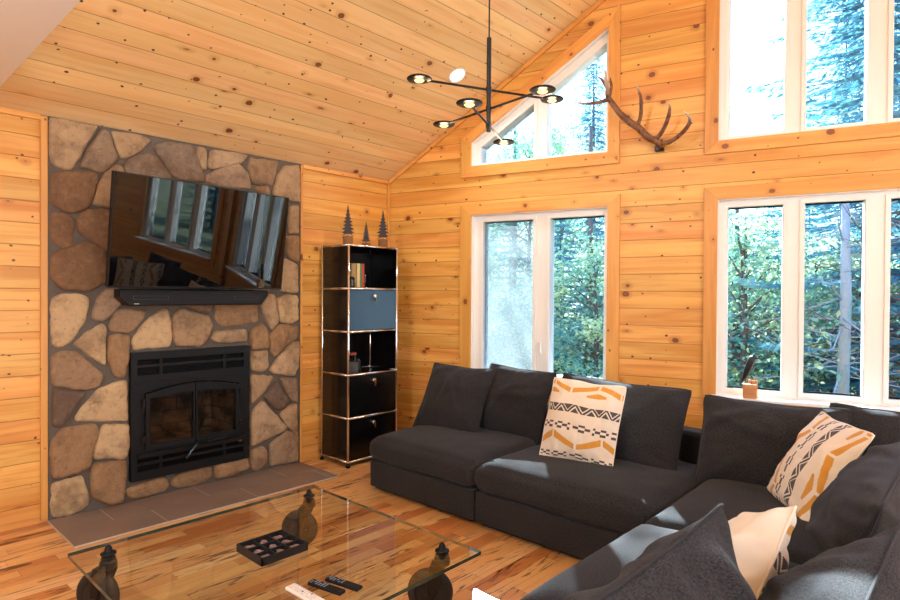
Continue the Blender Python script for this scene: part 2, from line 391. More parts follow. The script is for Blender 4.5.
def casing_obj(parent, hole, w, W_, lab=None, top=None):
    o = inset(hole, [-x for x in w]); bm = bm_(); n = len(hole)
    for i in range(n):
        if w[i] == 0: continue
        j = (i + 1) % n
        board(bm, [o[i], o[j], hole[j], hole[i]], .0, .022, W_, u0=i * 3.3 + hole[0][0] * 2)
    return obj('casing', bm, MT['casing'], parent, bevel=.002)
def window(idx, name_lab, key, W_, panes, fr=(.075, .03, .03, .03), cas=(.1, .095, .09, .105), screen=None, handle=None, mullw=None):
    """panes: list of glass polygons at d=-.1"""
    root = empty('window_%d' % idx, W_(HOLES[key][0][0], HOLES[key][0][1], 0)); tag(root, name_lab, 'window', kind='structure')
    bpy.context.view_layer.update()
    inv = root.matrix_world.inverted()
    WW = lambda p, q, h: inv @ W_(p, q, h)
    hole = HOLES[key]
    # frame = hole minus panes with sash depth
    bm = bm_()
    # vertical strips between panes
    xs = [hole[0][0]] ; 
    def topz(t):
        (t0, z0), (t1, z1) = hole[3], hole[2]; return z0 + (z1 - z0) * (t - t0) / (t1 - t0)
    zb = hole[0][1]
    def strip(ta, tb, za0, za1, zb0, zb1, d0, d1): prism(bm, [(ta, za0), (tb, zb0), (tb, zb1), (ta, za1)], d0, d1, WW)
    F0, F1 = -.045, -.15
    edges = [hole[0][0]] + [x for p in panes for x in (p[0][0], p[1][0])] + [hole[1][0]]
    for k in range(0, len(edges), 2): strip(edges[k], edges[k + 1], zb, topz(edges[k]), zb, topz(edges[k + 1]), F0, F1)
    for p in panes:
        strip(p[0][0], p[1][0], zb, p[0][1], zb, p[1][1], F0, F1)
        strip(p[3][0], p[2][0], p[3][1], topz(p[3][0]), p[2][1], topz(p[2][0]), F0, F1)
    obj('window_frame', bm, MT['white'], root)
    # jamb liner
    bm = bm_(); inn = inset(hole, [.006] * 4); frame_ring(bm, hole, inn, .004, -.19, WW); obj('jamb', bm, MT['white'], root)
    for i, p in enumerate(panes):
        bm = bm_(); o = inset(p, [-.03] * 4); frame_ring(bm, inset(p, [-.002] * 4), inset(p, [.0] * 4), -.04, -.15, WW)
        frame_ring(bm, o, inset(p, [-.004] * 4), -.032, -.05, WW); s = obj('sash', bm, MT['white'], root, bevel=.002)
        bm = bm_(); prism(bm, inset(p, [-.003] * 4), -.105, -.111, WW); obj('pane', bm, MT['pane'], s)
    if screen is not None:
        bm = bm_(); prism(bm, inset(panes[screen], [-.002] * 4), -.075, -.0765, WW); tag(obj('insect_screen', bm, MT['screen'], root), 'hazy grey insect screen')
    if handle:
        t, z = handle; bm = bm_()
        box(bm, t - .012, t + .012, z - .05, z + .05, -.032, -.02, xf=WW); box(bm, t - .007, t + .007, z - .03, z + .06, -.02, -.005, xf=WW); obj('window_handle', bm, MT['white'], root, bevel=.003)
    casing_obj(root, hole, cas, WW)
    if key == 'big':
        bm = bm_(); box(bm, hole[0][0] - .03, hole[1][0] + .03, .0, .10, hole[0][1] - .018, hole[0][1] + .003, xf=lambda a, b_, c: WW(a, c, b_)); obj('window_stool', bm, MT['white'], root, bevel=.003)
    return root
T = NT('insect screen mesh'); a_ = T.n('BsdfTransparent', {0: (1, 1, 1, 1)}); b_ = T.n('BsdfDiffuse', {0: lin(130, 134, 134)}); b2_ = T.n('BsdfTranslucent', {0: lin(128, 134, 134)})
ad_ = T.n('MixShader', {0: .6, 1: b_.outputs[0], 2: b2_.outputs[0]})
mx_ = T.n('MixShader', {0: .42, 1: a_.outputs[0], 2: ad_.outputs[0]}); T.t.links.new(mx_.outputs[0], T.out.inputs[0]); MT['screen'] = T.m
def rect(a, b, c, d): return [(a, c), (b, c), (b, d), (a, d)]
big_p = [rect(2.903, 3.247, .737, 2.034), rect(3.381, 3.718, .737, 2.034), rect(3.858, 4.18, .737, 2.034)]
small_p = [rect(.966, 1.421, .728, 2.029), rect(1.571, 2.015, .728, 2.029)]
s_t = (3.486 - 2.724) / (2.05 - .867)
def sl_top(t, drop): return 2.724 + s_t * (t - .867) - drop
def slp(a, b, c, drop): return [(a, c), (b, c), (b, sl_top(b, drop)), (a, sl_top(a, drop))]
trap_p = [slp(.942, 1.421, 2.545, .09), slp(1.542, 2.02, 2.545, .09)]
up_p = [slp(a, b, 2.55, .08) for a, b in ((2.906, 3.248), (3.379, 3.718), (3.861, 4.18))]
names = [('small', small_p, 'white two-pane window behind the left sofa seats'), ('trap', trap_p, 'slanted two-pane window high above the small window'),
         ('big', big_p, 'wide white window behind the corner sofa'), ('upper', up_p, 'tall slanted window at the upper right')]
k = 1
for W_, wh in ((WL, ''), (WR, ' on the far side of the prow')):
    for key, ps, lab in names:
        cas = {'small': (.1, .095, .09, .105), 'trap': (.095, .09, .085, .1), 'big': (.1, .08, .09, .09), 'upper': (.09, .08, .09, .09)}[key]
        window(k, lab + wh, key, W_, ps, cas=cas, screen=0 if key == 'small' else None, handle=(1.497, .95) if key == 'small' else None); k += 1

# ------------------------------------------------------------------ stone chimney with fireplace
F, CX, CY = 593.05, 450, 300
def ray(px, py): return fw + r2 * (px - CX) / F - u2 * (py - CY) / F
STONES = '''49.3,117.3 97.8,125.6 83.3,148.9 73.3,169.3 53.3,165.6 48.8,156.7
101,130 109,131 117.8,159 103.3,172.9 79.6,166.2 89,149
111,131 140,133.3 152.2,140 133.3,155.6 122.2,158.9
123.3,165.6 133.3,156.7 151,153.3 162.2,162.2 172,178 150,185 128,178
153.2,146.8 163.1,142.4 190.6,144.3 200.9,167 204.5,181.6 180,180 172.3,176.1
197.2,145.7 207.1,148.7 207.1,168.8 201.6,169.9 197.2,159.6
211.9,150.5 234.6,152.3 247.4,155.2 242,163.3 210.8,169.9 208.2,163.3
206,176.1 220,167.7 238.3,163.3 247.4,172.5 251.1,189 220,186 205.3,181.6
250,157.8 279.3,161.5 273,184.6 252.9,184.6 248.5,168.8
284,166.2 298.7,165.2 299,203 278.6,198.1 273.1,194.5 276.8,178
255.5,187.1 269.4,186 271,194.5 256.6,192
53.2,173.6 82.5,170.6 96,171.4 98.2,181.6 89.8,207.3 71.5,213.9 51.3,203.6 51.3,181.6
92.2,204.4 97.8,186.7 106.7,171.1 114.4,164 123.3,167.5 124,200 112,208
51.1,213.3 58.9,212.2 72.2,216.7 74.4,223.3 73.3,246.7 62.2,248.2 51.1,238.9
77.8,218.9 81.1,212 100,209 115,212 115,250 106.7,252.2 97.8,244.4 78.9,232.2
52.2,255.6 60,250 88.9,240.7 103.3,247.8 110,258 110,279 88.9,291.1 62.2,288.9 51.1,276.7
52.2,298.9 62.2,294 80,294.4 88.4,297.8 86.7,318 72,342 60,347 52,344 51.5,320
97.8,296.7 106.7,288.9 121,288.9 121.5,303 106.7,318.9 100,321 91.6,318.9
115.6,310 144.4,310 145.6,315.6 130,333.3 110,330 109.5,325.6
102.2,323.8 106.2,327.8 105.6,345 105.6,365.6 97.8,361 73.3,344.4 85,334
108.9,336.7 113.3,334.4 129,335.6 129,357 124.4,377.8 114.4,375.6 107.8,358.9
132,338 148,320 164,308 170,312 172,336 170,347 134,349.5
174,314 180,308.8 210,316 212,326 206,342 200,346 175.2,346 173,330
184,304 213,304 210,313 200,312
216,303 257,303 258,322 224,327 216,320
210,338 216,331 246,329 246.8,341 216,343
261,305.6 269,293.3 274.4,294.4 278.9,321 272.2,330 267.8,323.3 263,314.4
276.7,298.9 285.6,294.9 298,295.6 299,319 293.3,323.3 281,321.6
251,330 262.2,322.9 266.7,327.8 267.8,347.8 251,349
251,351.8 267.8,350.4 268.9,367.8 263.3,372.2 251,370
268.9,335.6 280,324.4 297.8,326.7 297.8,336.7 286.7,345.6 275.6,356.2 270.7,354
271,367.8 281,354.4 293,342.2 299,341 298.2,361 293.3,375.6 274.4,373.3 270,371
251,375.6 275.6,376.2 266.7,390 252,404
263.3,397.8 275.6,381.8 291,401 283.3,408.9 277.8,411
278.9,377.8 296.7,377.8 297.8,403 292.2,401 286,392
280,414.4 288.9,405.6 297.8,404 298.2,435.6 293.3,432.2 288.9,427.8
251,413.3 262.2,400.4 271,411 285.6,425.6 284.4,430 266.7,438.9 253.3,446.2 251.5,444.4
270,444.4 286.7,431 298.9,434.4 298.9,461 271,465.6
251,451 264.4,446.7 267.8,451 266.7,464.4 255.6,471 251,467.8
214.4,464.4 246.7,457.8 248.9,467.8 226.7,476.7 215.6,478.9
171,484.4 175.6,475.6 200,466.7 212.2,465.6 212.2,475.6 204.4,482.2 177.8,488.4
127,488.9 142.2,483.5 165.6,476.7 168.9,485.6 164.4,491 137.8,498.9 127.8,497.8
92.2,466.7 97.8,463.3 126.7,461 127,474.4 123.3,501 112.2,504.4 92.2,497.8 91,478.9
52.2,484.4 82.2,476.2 88.9,498.9 88.9,505.6 73.3,514.4 53.3,518.4 50.7,510
52.2,441 62.2,428.9 95.6,424.4 98.9,432.2 92.2,452.2 90,465.6 82.2,472.2 53.3,478.4 51,455
97.8,436.7 103.3,425.6 128.9,424.4 129.3,452 124.4,460 113.3,457.8 94.4,458.9 94.4,452.2
74.4,421 77.8,412.2 97.8,390 120,381 127,380.7 127.8,421
53.3,388.9 85.6,392.2 63.3,425.6 52,426.7
53,354.4 60,351 75.6,351 101,372.2 104.4,377.8 97.8,385.6 86.7,389.6 53.3,386.7 51,374.4
290,205.6 298.9,205.6 298.9,233.3 288.9,234.4
284.4,236.7 297.8,235.6 298.9,262.2 287.8,257
285,258 298,264.4 298,293 281,291 280,270
128,182 150,189 152,214 130,216 126,204
155,189 178,183 192,200 180,216 156,214
182,184 214,190 216,214 186,216 196,202
218,190 246,192 254,212 236,220 220,214
257,196 273,198 284,206 283,230 258,222
119,216 150,219 158,240 140,254 118,250
154,218 188,220 190,244 162,246
193,219 222,220 236,224 230,246 194,246
236,226 256,222 281,236 262,252 236,246
118,256 140,258 146,284 116,286
148,252 162,250 182,252 180,284 152,286
186,250 214,250 212,288 184,286
218,250 234,250 244,270 238,300 216,298
240,254 258,256 280,262 272,288 262,298 244,296'''
TONES = [(190, 160, 122), (146, 122, 98), (164, 136, 108), (160, 124, 86), (134, 112, 92), (180, 150, 116), (174, 142, 106), (172, 140, 104), (178, 148, 112), (156, 124, 92), (152, 118, 84), (132, 98, 68)]
def stonecol(i):
    fixed = {0: 0, 1: 1, 4: 4, 11: 11, 15: 11, 14: 11, 13: 11, 33: None, 47: None}
    if i in (33, 47): return (104, 84, 70)
    if i in fixed: return TONES[fixed[i]]
    if i in (16, 19, 21, 46, 45, 27, 43): return (204, 172, 128)
    if i in (24, 28, 44, 42, 39, 41): return (162, 126, 88)
    return TONES[(i * 7 + 3) % 10]
bm = bm_()
CL = bm.loops.layers.float_color.new('tone')
SX = .045
sid = 0
for ln in STONES.split('\n'):
    pts = []
    for s in ln.split():
        x, y = map(float, s.split(',')); v = ray(x, y); t = (SX - .015 - CAM.x) / v.x; p = CAM + v * t
        pts.append(Vector((max(-2.728, min(-.98, p.y)), max(.012, min(HW - .012, p.z)))))
    # resample and soften the outline
    c = sum(pts, Vector((0, 0))) / len(pts); out = []
    n = len(pts)
    for i in range(n):
        a, b = pts[i], pts[(i + 1) % n]; m = max(2, int((b - a).length / .02))
        for j in range(m): out.append(a.lerp(b, j / m))
    N = len(out)
    for it in range(1): out = [(out[i - 1] + out[i] * 2 + out[(i + 1) % N]) / 4 for i in range(N)]
    out = [p + (p - c).normalized() * (.006 + .008 * noise.noise(Vector((p.x * 22, p.y * 22, sid)))) for p in out]
    out = [Vector((max(-2.733, min(-.974, p.x)), max(.008, min(HW - .006, p.y)))) for p in out]
    size = sum((p - c).length for p in out) / N
    hgt = SX + .012 * math.sin(sid * 2.3)
    tilt = Vector((math.sin(sid * 3.7), math.cos(sid * 1.9))) * .08
    rings = []
    for (sc, hx) in ((1.0, .0), (1.0, hgt * .55), (.975, hgt * .82), (.93, hgt * .96), (.8, hgt), (.6, hgt + .003), (.35, hgt + .004), (.15, hgt + .004)):
        rg = []
        for p in out:
            if sc > .9: q = p - (p - c).normalized() * (1 - sc) * .22
            else: q = c + (p - (p - c).normalized() * .016 - c) * (sc / .93)
            h = hx
            if hx > .01: h = hx + (q - c).dot(tilt) * .6 + .010 * noise.noise(Vector((q.x * 13, q.y * 13, sid * 3.1))) + .006 * noise.noise(Vector((q.x * 40, q.y * 40, sid)))
            rg.append(bm.verts.new((max(h, .0), q.x, q.y)))
        rings.append(rg)
    fs = []
    for A, B in zip(rings, rings[1:]):
        for i in range(N): fs.append(bm.faces.new((A[i], A[(i + 1) % N], B[(i + 1) % N], B[i])))
    fs.append(bm.faces.new(rings[-1]))
    col = lin(*stonecol(sid)); 
    for f in fs:
        f.smooth = True; f.material_index = 0
        for l in f.loops: l[CL] = (col[0], col[1], col[2], (sid * .137) % 1)
    sid += 1
# mortar bed with the fireplace opening
bm2 = bm_()
ny, nz = 90, 120
def mort(y, z): return .017 + .006 * noise.noise(Vector((y * 20, z * 20, 4))) + .003 * noise.noise(Vector((y * 60, z * 60, 1)))
YA, YB = -2.735, -.974
grid = {}
for i in range(ny + 1):
    for j in range(nz + 1):
        y = YA + (YB - YA) * i / ny; z = (HW - .003) * j / nz
        grid[i, j] = (y, z)
vv = {}
def gv(i, j):
    if (i, j) not in vv:
        y, z = grid[i, j]; vv[i, j] = bm2.verts.new((mort(y, z), y, z))
    return vv[i, j]
for i in range(ny):
    for j in range(nz):
        y = (grid[i, j][0] + grid[i + 1, j][0]) / 2; z = (grid[i, j][1] + grid[i, j + 1][1]) / 2
        if Y0 + .01 < y < Y1 - .01 and Z0 + .01 < z < Z1 - .01: continue
        f = bm2.faces.new((gv(i, j), gv(i + 1, j), gv(i + 1, j + 1), gv(i, j + 1))); f.smooth = True
bnd = [e for e in bm2.edges if len(e.link_faces) == 1]
ex = bmesh.ops.extrude_edge_only(bm2, edges=bnd)
for v in [g for g in ex['geom'] if isinstance(g, bmesh.types.BMVert)]: v.co.x = .0005
T = NT('field stone'); at = T.n('Attribute', attribute_name='tone'); oc = T.n('TexCoord').outputs['Object']
n1 = T.n('TexNoise', {'Vector': oc, 'Scale': 6., 'Detail': 6., 'Roughness': .65}).outputs[0]; n2 = T.n('TexNoise', {'Vector': oc, 'Scale': 28., 'Detail': 8., 'Roughness': .75}).outputs[0]
c_ = T.mix(T.step(n1, .42, .68), at.outputs[0], lin(104, 76, 54), 'MIX'); c_ = T.mix(.62, at.outputs[0], c_)
c_ = T.mix(T.math('MULTIPLY', T.step(n2, .5, .72), .55), c_, lin(84, 60, 44)); c_ = T.mix(T.math('MULTIPLY', T.step(n2, .5, .25), .25), c_, lin(222, 190, 150))
T.bsdf(Base_Color=c_, Roughness=.85, Normal=T.bump(T.math('ADD', T.math('MULTIPLY', n1, .7), n2), .8, .02)); MT['stone'] = T.m
MT['mortar'] = simple('grey mortar', lin(104, 94, 84), .95, noise_amt=.5, nscale=70, bump=.6)
chim = tag(empty('stone_chimney', (0, (YA + YB) / 2, 0)), 'tall chimney breast of irregular brown field stones around the black fireplace', 'chimney')
chim_off = Vector((0, -(YA + YB) / 2, 0))
obj('field_stones', bm, MT['stone'], chim, recalc=True, loc=chim_off)
obj('mortar_bed', bm2, MT['mortar'], chim, recalc=True, loc=chim_off)

# hearth tiles
T = NT('hearth tile'); oc = T.n('TexCoord').outputs['Object']; n1 = T.n('TexNoise', {'Vector': oc, 'Scale': 5., 'Detail': 6.}).outputs[0]
T.bsdf(Base_Color=T.mix(n1, lin(112, 92, 80), lin(142, 120, 106)), Roughness=.5, Normal=T.bump(n1, .1, .004)); MT['tile'] = T.m
MT['grout'] = simple('hearth grout', lin(186, 172, 158), .9)
hearth = tag(empty('hearth', (0.05, -1.9, 0)), 'flat brown tile hearth on the floor below the fireplace', 'hearth')
bm = bm_(); box(bm, .003, .553, -2.74, -.975, .0005, .0105); obj('grout_bed', bm, MT['grout'], hearth, loc=(-.05, 1.9, 0))
ho = Vector((-.05, 1.9, 0))
for row, (xa, xb, offs) in enumerate(((.02, .285, (-2.74, -2.46, -1.86, -1.26, -.975)), (.288, .552, (-2.74, -2.24, -1.64, -1.04, -.975)))):
    for ya, yb in zip(offs, offs[1:]):
        bm = bm_(); box(bm, xa, xb, ya + .0025, yb - .0025, .002, .0115); obj('tile', bm, MT['tile'], hearth, loc=ho, bevel=.001)

# fireplace insert
fp = tag(empty('fireplace_insert', (0, -1.862, .142)), 'black cast iron fireplace insert with two arched glass doors', 'fireplace')
fo = Vector((0, 1.862, -.142))
def fpp(name, bm, mat, par=None, **kw):
    return obj(name, bm, mat, par or fp, loc=fo if par is None else None, **kw)
yL_, yR_, zB, zT = -2.283, -1.445, .146, 1.0
X3 = lambda p, q, h: Vector((h, p, q))
bm = bm_()
# surround: face plate with openings (vents + door)
slots = []
for za, zb in ((.916, .95), (.845, .898)):
    for ya, yb in ((-2.245, -2.105), (-2.085, -1.655), (-1.635, -1.495)): slots.append(rect(ya, yb, za, zb))
for za, zb in ((.262, .288), (.205, .245)):
    for ya, yb in ((-2.245, -2.105), (-2.085, -1.655), (-1.635, -1.495)): slots.append(rect(ya, yb, za, zb))
arch = [(-2.205, .335), (-1.53, .335), (-1.53, .725)] + [(-1.53 - .675 * i / 12, .725 + .05 * math.sin(PI * i / 12)) for i in range(1, 12)] + [(-2.205, .725)]
holed_wall(bm, rect(yL_, yR_, zB, zT), slots + [arch], lambda p, q, h: Vector((.062 - h, p, q)), .05, lambda p, q: (p, q))
fpp('surround', bm, MT['iron'], bevel=.003)
for s in slots:
    bm = bm_(); z = s[0][1] + .006
    while z < s[2][1]:
        box(bm, s[0][0], s[1][0], .0, .012, -.0015, .0015, xf=lambda a, b, c, z=z: Vector((.035 + b, a, z + c - b * .5))); z += .011
    box(bm, s[0][0], s[1][0], s[0][1], s[2][1], .02, .024, xf=lambda a, b, c: Vector((c, a, b)))
    fpp('vent_grille', bm, MT['black'])
for q_ in ((.062, .065, -2.097, -2.093, .80, zT - .002), (.062, .065, -1.647, -1.643, .80, zT - .002), (.062, .065, -2.097, -2.093, .19, .30), (.062, .065, -1.647, -1.643, .19, .30), (.0625, .067, yL_, yR_, .794, .80), (.0625, .085, -2.25, -1.48, .302, .322)):
    bm = bm_(); box(bm, *q_); fpp('panel_rib', bm, MT['iron'], bevel=.001)
# firebox
T = NT('fire brick'); oc = T.n('TexCoord').outputs['Object']; s = T.n('SeparateXYZ', {0: oc})
br = T.n('TexBrick', {'Vector': T.comb(T.math('ADD', s.outputs[1], s.outputs[0]), s.outputs[2]), 'Color1': lin(150, 120, 92), 'Color2': lin(112, 88, 68), 'Mortar': lin(60, 48, 38), 'Scale': 1., 'Mortar Size': .004, 'Brick Width': .2, 'Row Height': .1})
n1 = T.n('TexNoise', {'Vector': oc, 'Scale': 9., 'Detail': 4.}).outputs[0]
T.bsdf(Base_Color=T.mix(T.step(n1, .35, .65), br.outputs[0], lin(52, 42, 34)), Roughness=.9, Normal=T.bump(br.outputs[1], -.4, .01)); MT['brick'] = T.m
bm = bm_()
box(bm, -.42, -.40, -2.2, -1.53, .3, .8); box(bm, -.42, .005, -2.225, -2.2, .3, .8); box(bm, -.42, .005, -1.53, -1.505, .3, .8); box(bm, -.42, .005, -2.225, -1.505, .33, .352); box(bm, -.42, .005, -2.225, -1.505, .8, .82)
fpp('firebox', bm, MT['brick'])
bm = bm_()
tube(bm, [(-.12, -2.02, .36), (-.12, -1.98, .39), (-.12, -1.93, .37), (-.3, -1.9, .37)], .012, 8); fpp('andiron', bm, MT['iron'])
bm = bm_(); tube(bm, [(-.1, -2.05, .47), (-.1, -1.97, .385)], .011, 8)
fpp('andiron', bm, MT['iron'])
bm = bm_()
tube(bm, [(-.12, -1.75, .36), (-.12, -1.72, .46)], .012, 8)
fpp('andiron', bm, MT['iron'])
def arch_z(y): 
    i = (-1.53 - y) / .675; return .725 + .05 * math.sin(PI * min(1, max(0, i)))
MT['fireglass'] = glasspane('smoky stove glass', (.85, .82, .78, 1), 1.5)
for ya, yb, hy in ((-2.2, -1.87, -2.2), (-1.865, -1.535, -1.535)):
    d = empty('door', (.06, (ya + yb) / 2, .35)); d.parent = fp; d.location = Vector((.06, (ya + yb) / 2, .35)) + fo
    do = Vector((-.06, -(ya + yb) / 2, -.35))
    bm = bm_(); n = 6
    top = [(yb + (ya - yb) * i / n, arch_z(yb + (ya - yb) * i / n) - .006) for i in range(n + 1)]
    o = [(ya, .34), (yb, .34)] + top; g0, g1 = (ya + .028, yb - .012) if ya < -2 else (ya + .014, yb - .03)
    if hy == ya if False else False: pass
    gl = [(g0, .383), (g1, .383), (g1, min(.68, arch_z(g1) - .045)), (g0, min(.68, arch_z(g0) - .045))]
    gl = [(g0, .378), (g1, .378), (g1, .69 + (.018 if ya < -2 else 0)), (g0, .69 + (0 if ya < -2 else .018))]
    holed_wall(bm, o, [gl], lambda p, q, h: Vector((.085 - h, p, q)), .03, lambda p, q: (p, q))
    obj('door_frame', bm, MT['iron'], d, loc=do, bevel=.006)
    bm = bm_(); ring = inset(gl, [.004] * 4); frame_ring(bm, gl, ring, .062, .08, X3); obj('glass_retainer', bm, MT['black'], d, loc=do)
    bm = bm_(); prism(bm, gl, .062, .066, X3); obj('glass', bm, MT['fireglass'], d, loc=do)
    for z in (.42, .66):
        bm = bm_(); tube(bm, [(.082, hy + (-.012 if hy == ya else .012), z - .028), (.082, hy + (-.012 if hy == ya else .012), z + .028)], .013, 10); obj('hinge', bm, MT['black'], d, loc=do, smooth=False)
bm = bm_(); tube(bm, [(.1, -1.868, .36), (.13, -1.868, .352), (.15, -1.90, .33), (.16, -1.965, .262)], [.009, .009, .008, .010], 10)
tag(fpp('door_handle', bm, simple('blued steel', lin(70, 90, 110), .25, .9), smooth=True), 'thin bluish steel handle')
bm = bm_(); tube(bm, [(.1, -1.80, .352), (.118, -1.78, .345), (.118, -1.66, .35), (.1, -1.64, .36)], .008, 8); fpp('latch', bm, MT['black'], smooth=True)
bm = bm_(); lathe(bm, [(0, 0), (1, 0), (1, .004), (.9, .006), (0, .006)], Matrix.Translation((.06, -1.52, .29)) @ Matrix.Rotation(PI / 2, 4, 'Y') @ Matrix.Diagonal((.009, .02, 1, 1))); tag(fpp('badge', bm, MT['chrome'], smooth=False), 'small oval silver badge')

# ------------------------------------------------------------------ television and sound bar
tvm = Matrix.Translation((.316, -1.886, 1.772)) @ Matrix.Rotation(R(4.3), 4, 'Z') @ Matrix.Rotation(R(7.7), 4, 'Y')
tv = empty('television'); tv.matrix_world = tvm; tag(tv, 'large black flat screen television tilted forward on the stone chimney', 'television')
w, h = 1.232, .695
bm = bm_(); box(bm, -.035, -.003, -w / 2, w / 2, -h / 2, h / 2); box(bm, -.06, -.03, -w / 2 + .15, w / 2 - .15, -h / 2 + .05, h / 2 - .2); obj('housing', bm, MT['plastic'], tv, bevel=.003)
bm = bm_(); frame_ring(bm, rect(-w / 2, w / 2, -h / 2, h / 2), rect(-w / 2 + .006, w / 2 - .006, -h / 2 + .011, h / 2 - .006), -.004, .002, X3); obj('bezel', bm, MT['black'], tv)
bm = bm_(); box(bm, -.004, .0, -w / 2 + .006, w / 2 - .006, -h / 2 + .011, h / 2 - .006)
T = NT('screen glass'); T.bsdf(Base_Color=(.002, .002, .0025, 1), Roughness=.02, IOR=1.52); MT['screen_glass'] = T.m; obj('screen', bm, MT['screen_glass'], tv)
bm = bm_(); box(bm, .0, .003, .18, .24, -h / 2 - .004, -h / 2 + .003); obj('logo_tab', bm, MT['black'], tv)
br_ = empty('wall_mount'); br_.parent = tv; br_.matrix_parent_inverse = Matrix()
inv = tvm.inverted()
bm = bm_(); XI = lambda a, b, c: inv @ Vector((a, b, c))
box(bm, .068, .085, -2.1, -1.67, 1.62, 1.92, xf=XI); box(bm, .085, .24, -1.92, -1.88, 1.73, 1.81, xf=XI)
obj('mount_arm', bm, MT['black'], br_)
sb = tag(empty('sound_bar', (.12, -1.872, 1.365)), 'long black sound bar mounted under the television', 'sound bar')
prof = [(-.52, .055), (.515, .055), (.515, .02), (.46, -.052), (-.465, -.052), (-.52, .0)]
bm = bm_(); prism(bm, prof, -.05, .062, X3); obj('body', bm, MT['plastic'], sb, bevel=.008)
bm = bm_()
gt_ = simple('dark grey trim', lin(48, 50, 54), .4)
for a, b in ((-.44, -.22), (.24, .43)): bm = bm_(); frame_ring(bm, rect(a, b, -.012, .012), rect(a + .003, b - .003, -.010, .010), .062, .0635, X3); obj('grille_outline', bm, gt_, sb)
for a in (.085, .11, .135): bm = bm_(); box(bm, .062, .064, a, a + .014, .03, .034); obj('button', bm, gt_, sb)
bm = bm_(); box(bm, .062, .064, -.435, -.405, -.042, -.037); obj('logo', bm, simple('silver print', lin(190, 190, 190), .4), sb)
for a in (-.3, .2): bm = bm_(); box(bm, -.065, -.05, a, a + .1, -.03, .03); obj('wall_bracket', bm, MT['black'], sb)

# ------------------------------------------------------------------ bookshelf
SHX, SHY = .414, -.783       # front left post
DEP, WID, MOD = .355, .515, .3495
Zl = [.042 + MOD * i for i in range(6)]
sh = tag(empty('modular_bookshelf', (SHX - DEP / 2, SHY + WID / 2, 0)), 'tall narrow black steel shelf with chrome tube frame in the corner', 'bookshelf')
so = Vector((-(SHX - DEP / 2), -(SHY + WID / 2), 0))
xb, xf_, ya, yb = SHX - DEP, SHX, SHY, SHY + WID
bm = bm_(); rr = .0095
for x in (xb, xf_):
    for y in (ya, yb): tube(bm, [(x, y, Zl[0]), (x, y, Zl[5])], rr, 12)
for z in Zl:
    for x in (xb, xf_): tube(bm, [(x, ya, z), (x, yb, z)], rr, 12)
    for y in (ya, yb): tube(bm, [(xb, y, z), (xf_, y, z)], rr, 12)
    for x in (xb, xf_):
        for y in (ya, yb): lathe(bm, [(0, -.0125)] + [(.0125 * math.cos(a), .0125 * math.sin(a)) for a in [R(d) for d in range(-70, 71, 20)]] + [(0, .0125)], Matrix.Translation((x, y, z)), 12)
obj('tube_frame', bm, MT['chrome'], sh, loc=so, smooth=True)
for x in (xb, xf_):
    for y in (ya, yb):
        bm = bm_(); lathe(bm, [(.016, 0), (.018, .006), (.018, .014), (.007, .018), (.007, .036)], Matrix.Translation((x, y, 0)), 16); obj('foot', bm, MT['plastic'], sh, loc=so)
for i in range(5):
    for y in (ya, yb):
        bm = bm_(); box(bm, xb + .008, xf_ - .008, y - .003, y + .003, Zl[i] + .008, Zl[i + 1] - .008); obj('side_panel', bm, MT['panel_black'], sh, loc=so)
    bm = bm_(); box(bm, xb - .003, xb + .003, ya + .008, yb - .008, Zl[i] + .008, Zl[i + 1] - .008); obj('back_panel', bm, MT['panel_black'], sh, loc=so)
for i in range(6):
    bm = bm_(); box(bm, xb + .008, xf_ - .008, ya + .008, yb - .008, Zl[i] - .004, Zl[i] + .004); obj('shelf_board', bm, MT['panel_black'], sh, loc=so)
def keyknob(par, y, z):
    bm = bm_(); lathe(bm, [(.014, 0), (.018, .006), (.018, .02), (.013, .028), (0, .030)], Matrix.Translation((xf_ + .004, y, z)) @ Matrix.Rotation(PI / 2, 4, 'Y'), 16)
    k_ = obj('knob', bm, MT['chrome'], par, smooth=False, bevel=.001)
    bm = bm_(); lathe(bm, [(.011, 0), (.011, .003), (0, .003)], Matrix.Translation((xf_ + .034, y + .001, z - .026)) @ Matrix.Rotation(PI / 2, 4, 'X'), 14); box(bm, xf_ + .032, xf_ + .036, y - .002, y + .002, z - .045, z - .012); box(bm, xf_ + .03, xf_ + .034, y - .002, y + .002, z - .016, z)
    obj('key', bm, MT['brass'], par)
for i, mt in ((3, 'panel_blue'), (1, 'panel_black'), (0, 'panel_black')):
    bm = bm_(); box(bm, xf_ - .002, xf_ + .004, ya + .012, yb - .012, Zl[i] + .012, Zl[i + 1] - .012)
    d = obj('drop_door', bm, MT[mt], sh, loc=so, bevel=.001)
    if mt == 'panel_blue': tag(d, 'steel blue drop door with a key')
    keyknob(d, (ya + yb) / 2 - .005, Zl[i + 1] - .06)

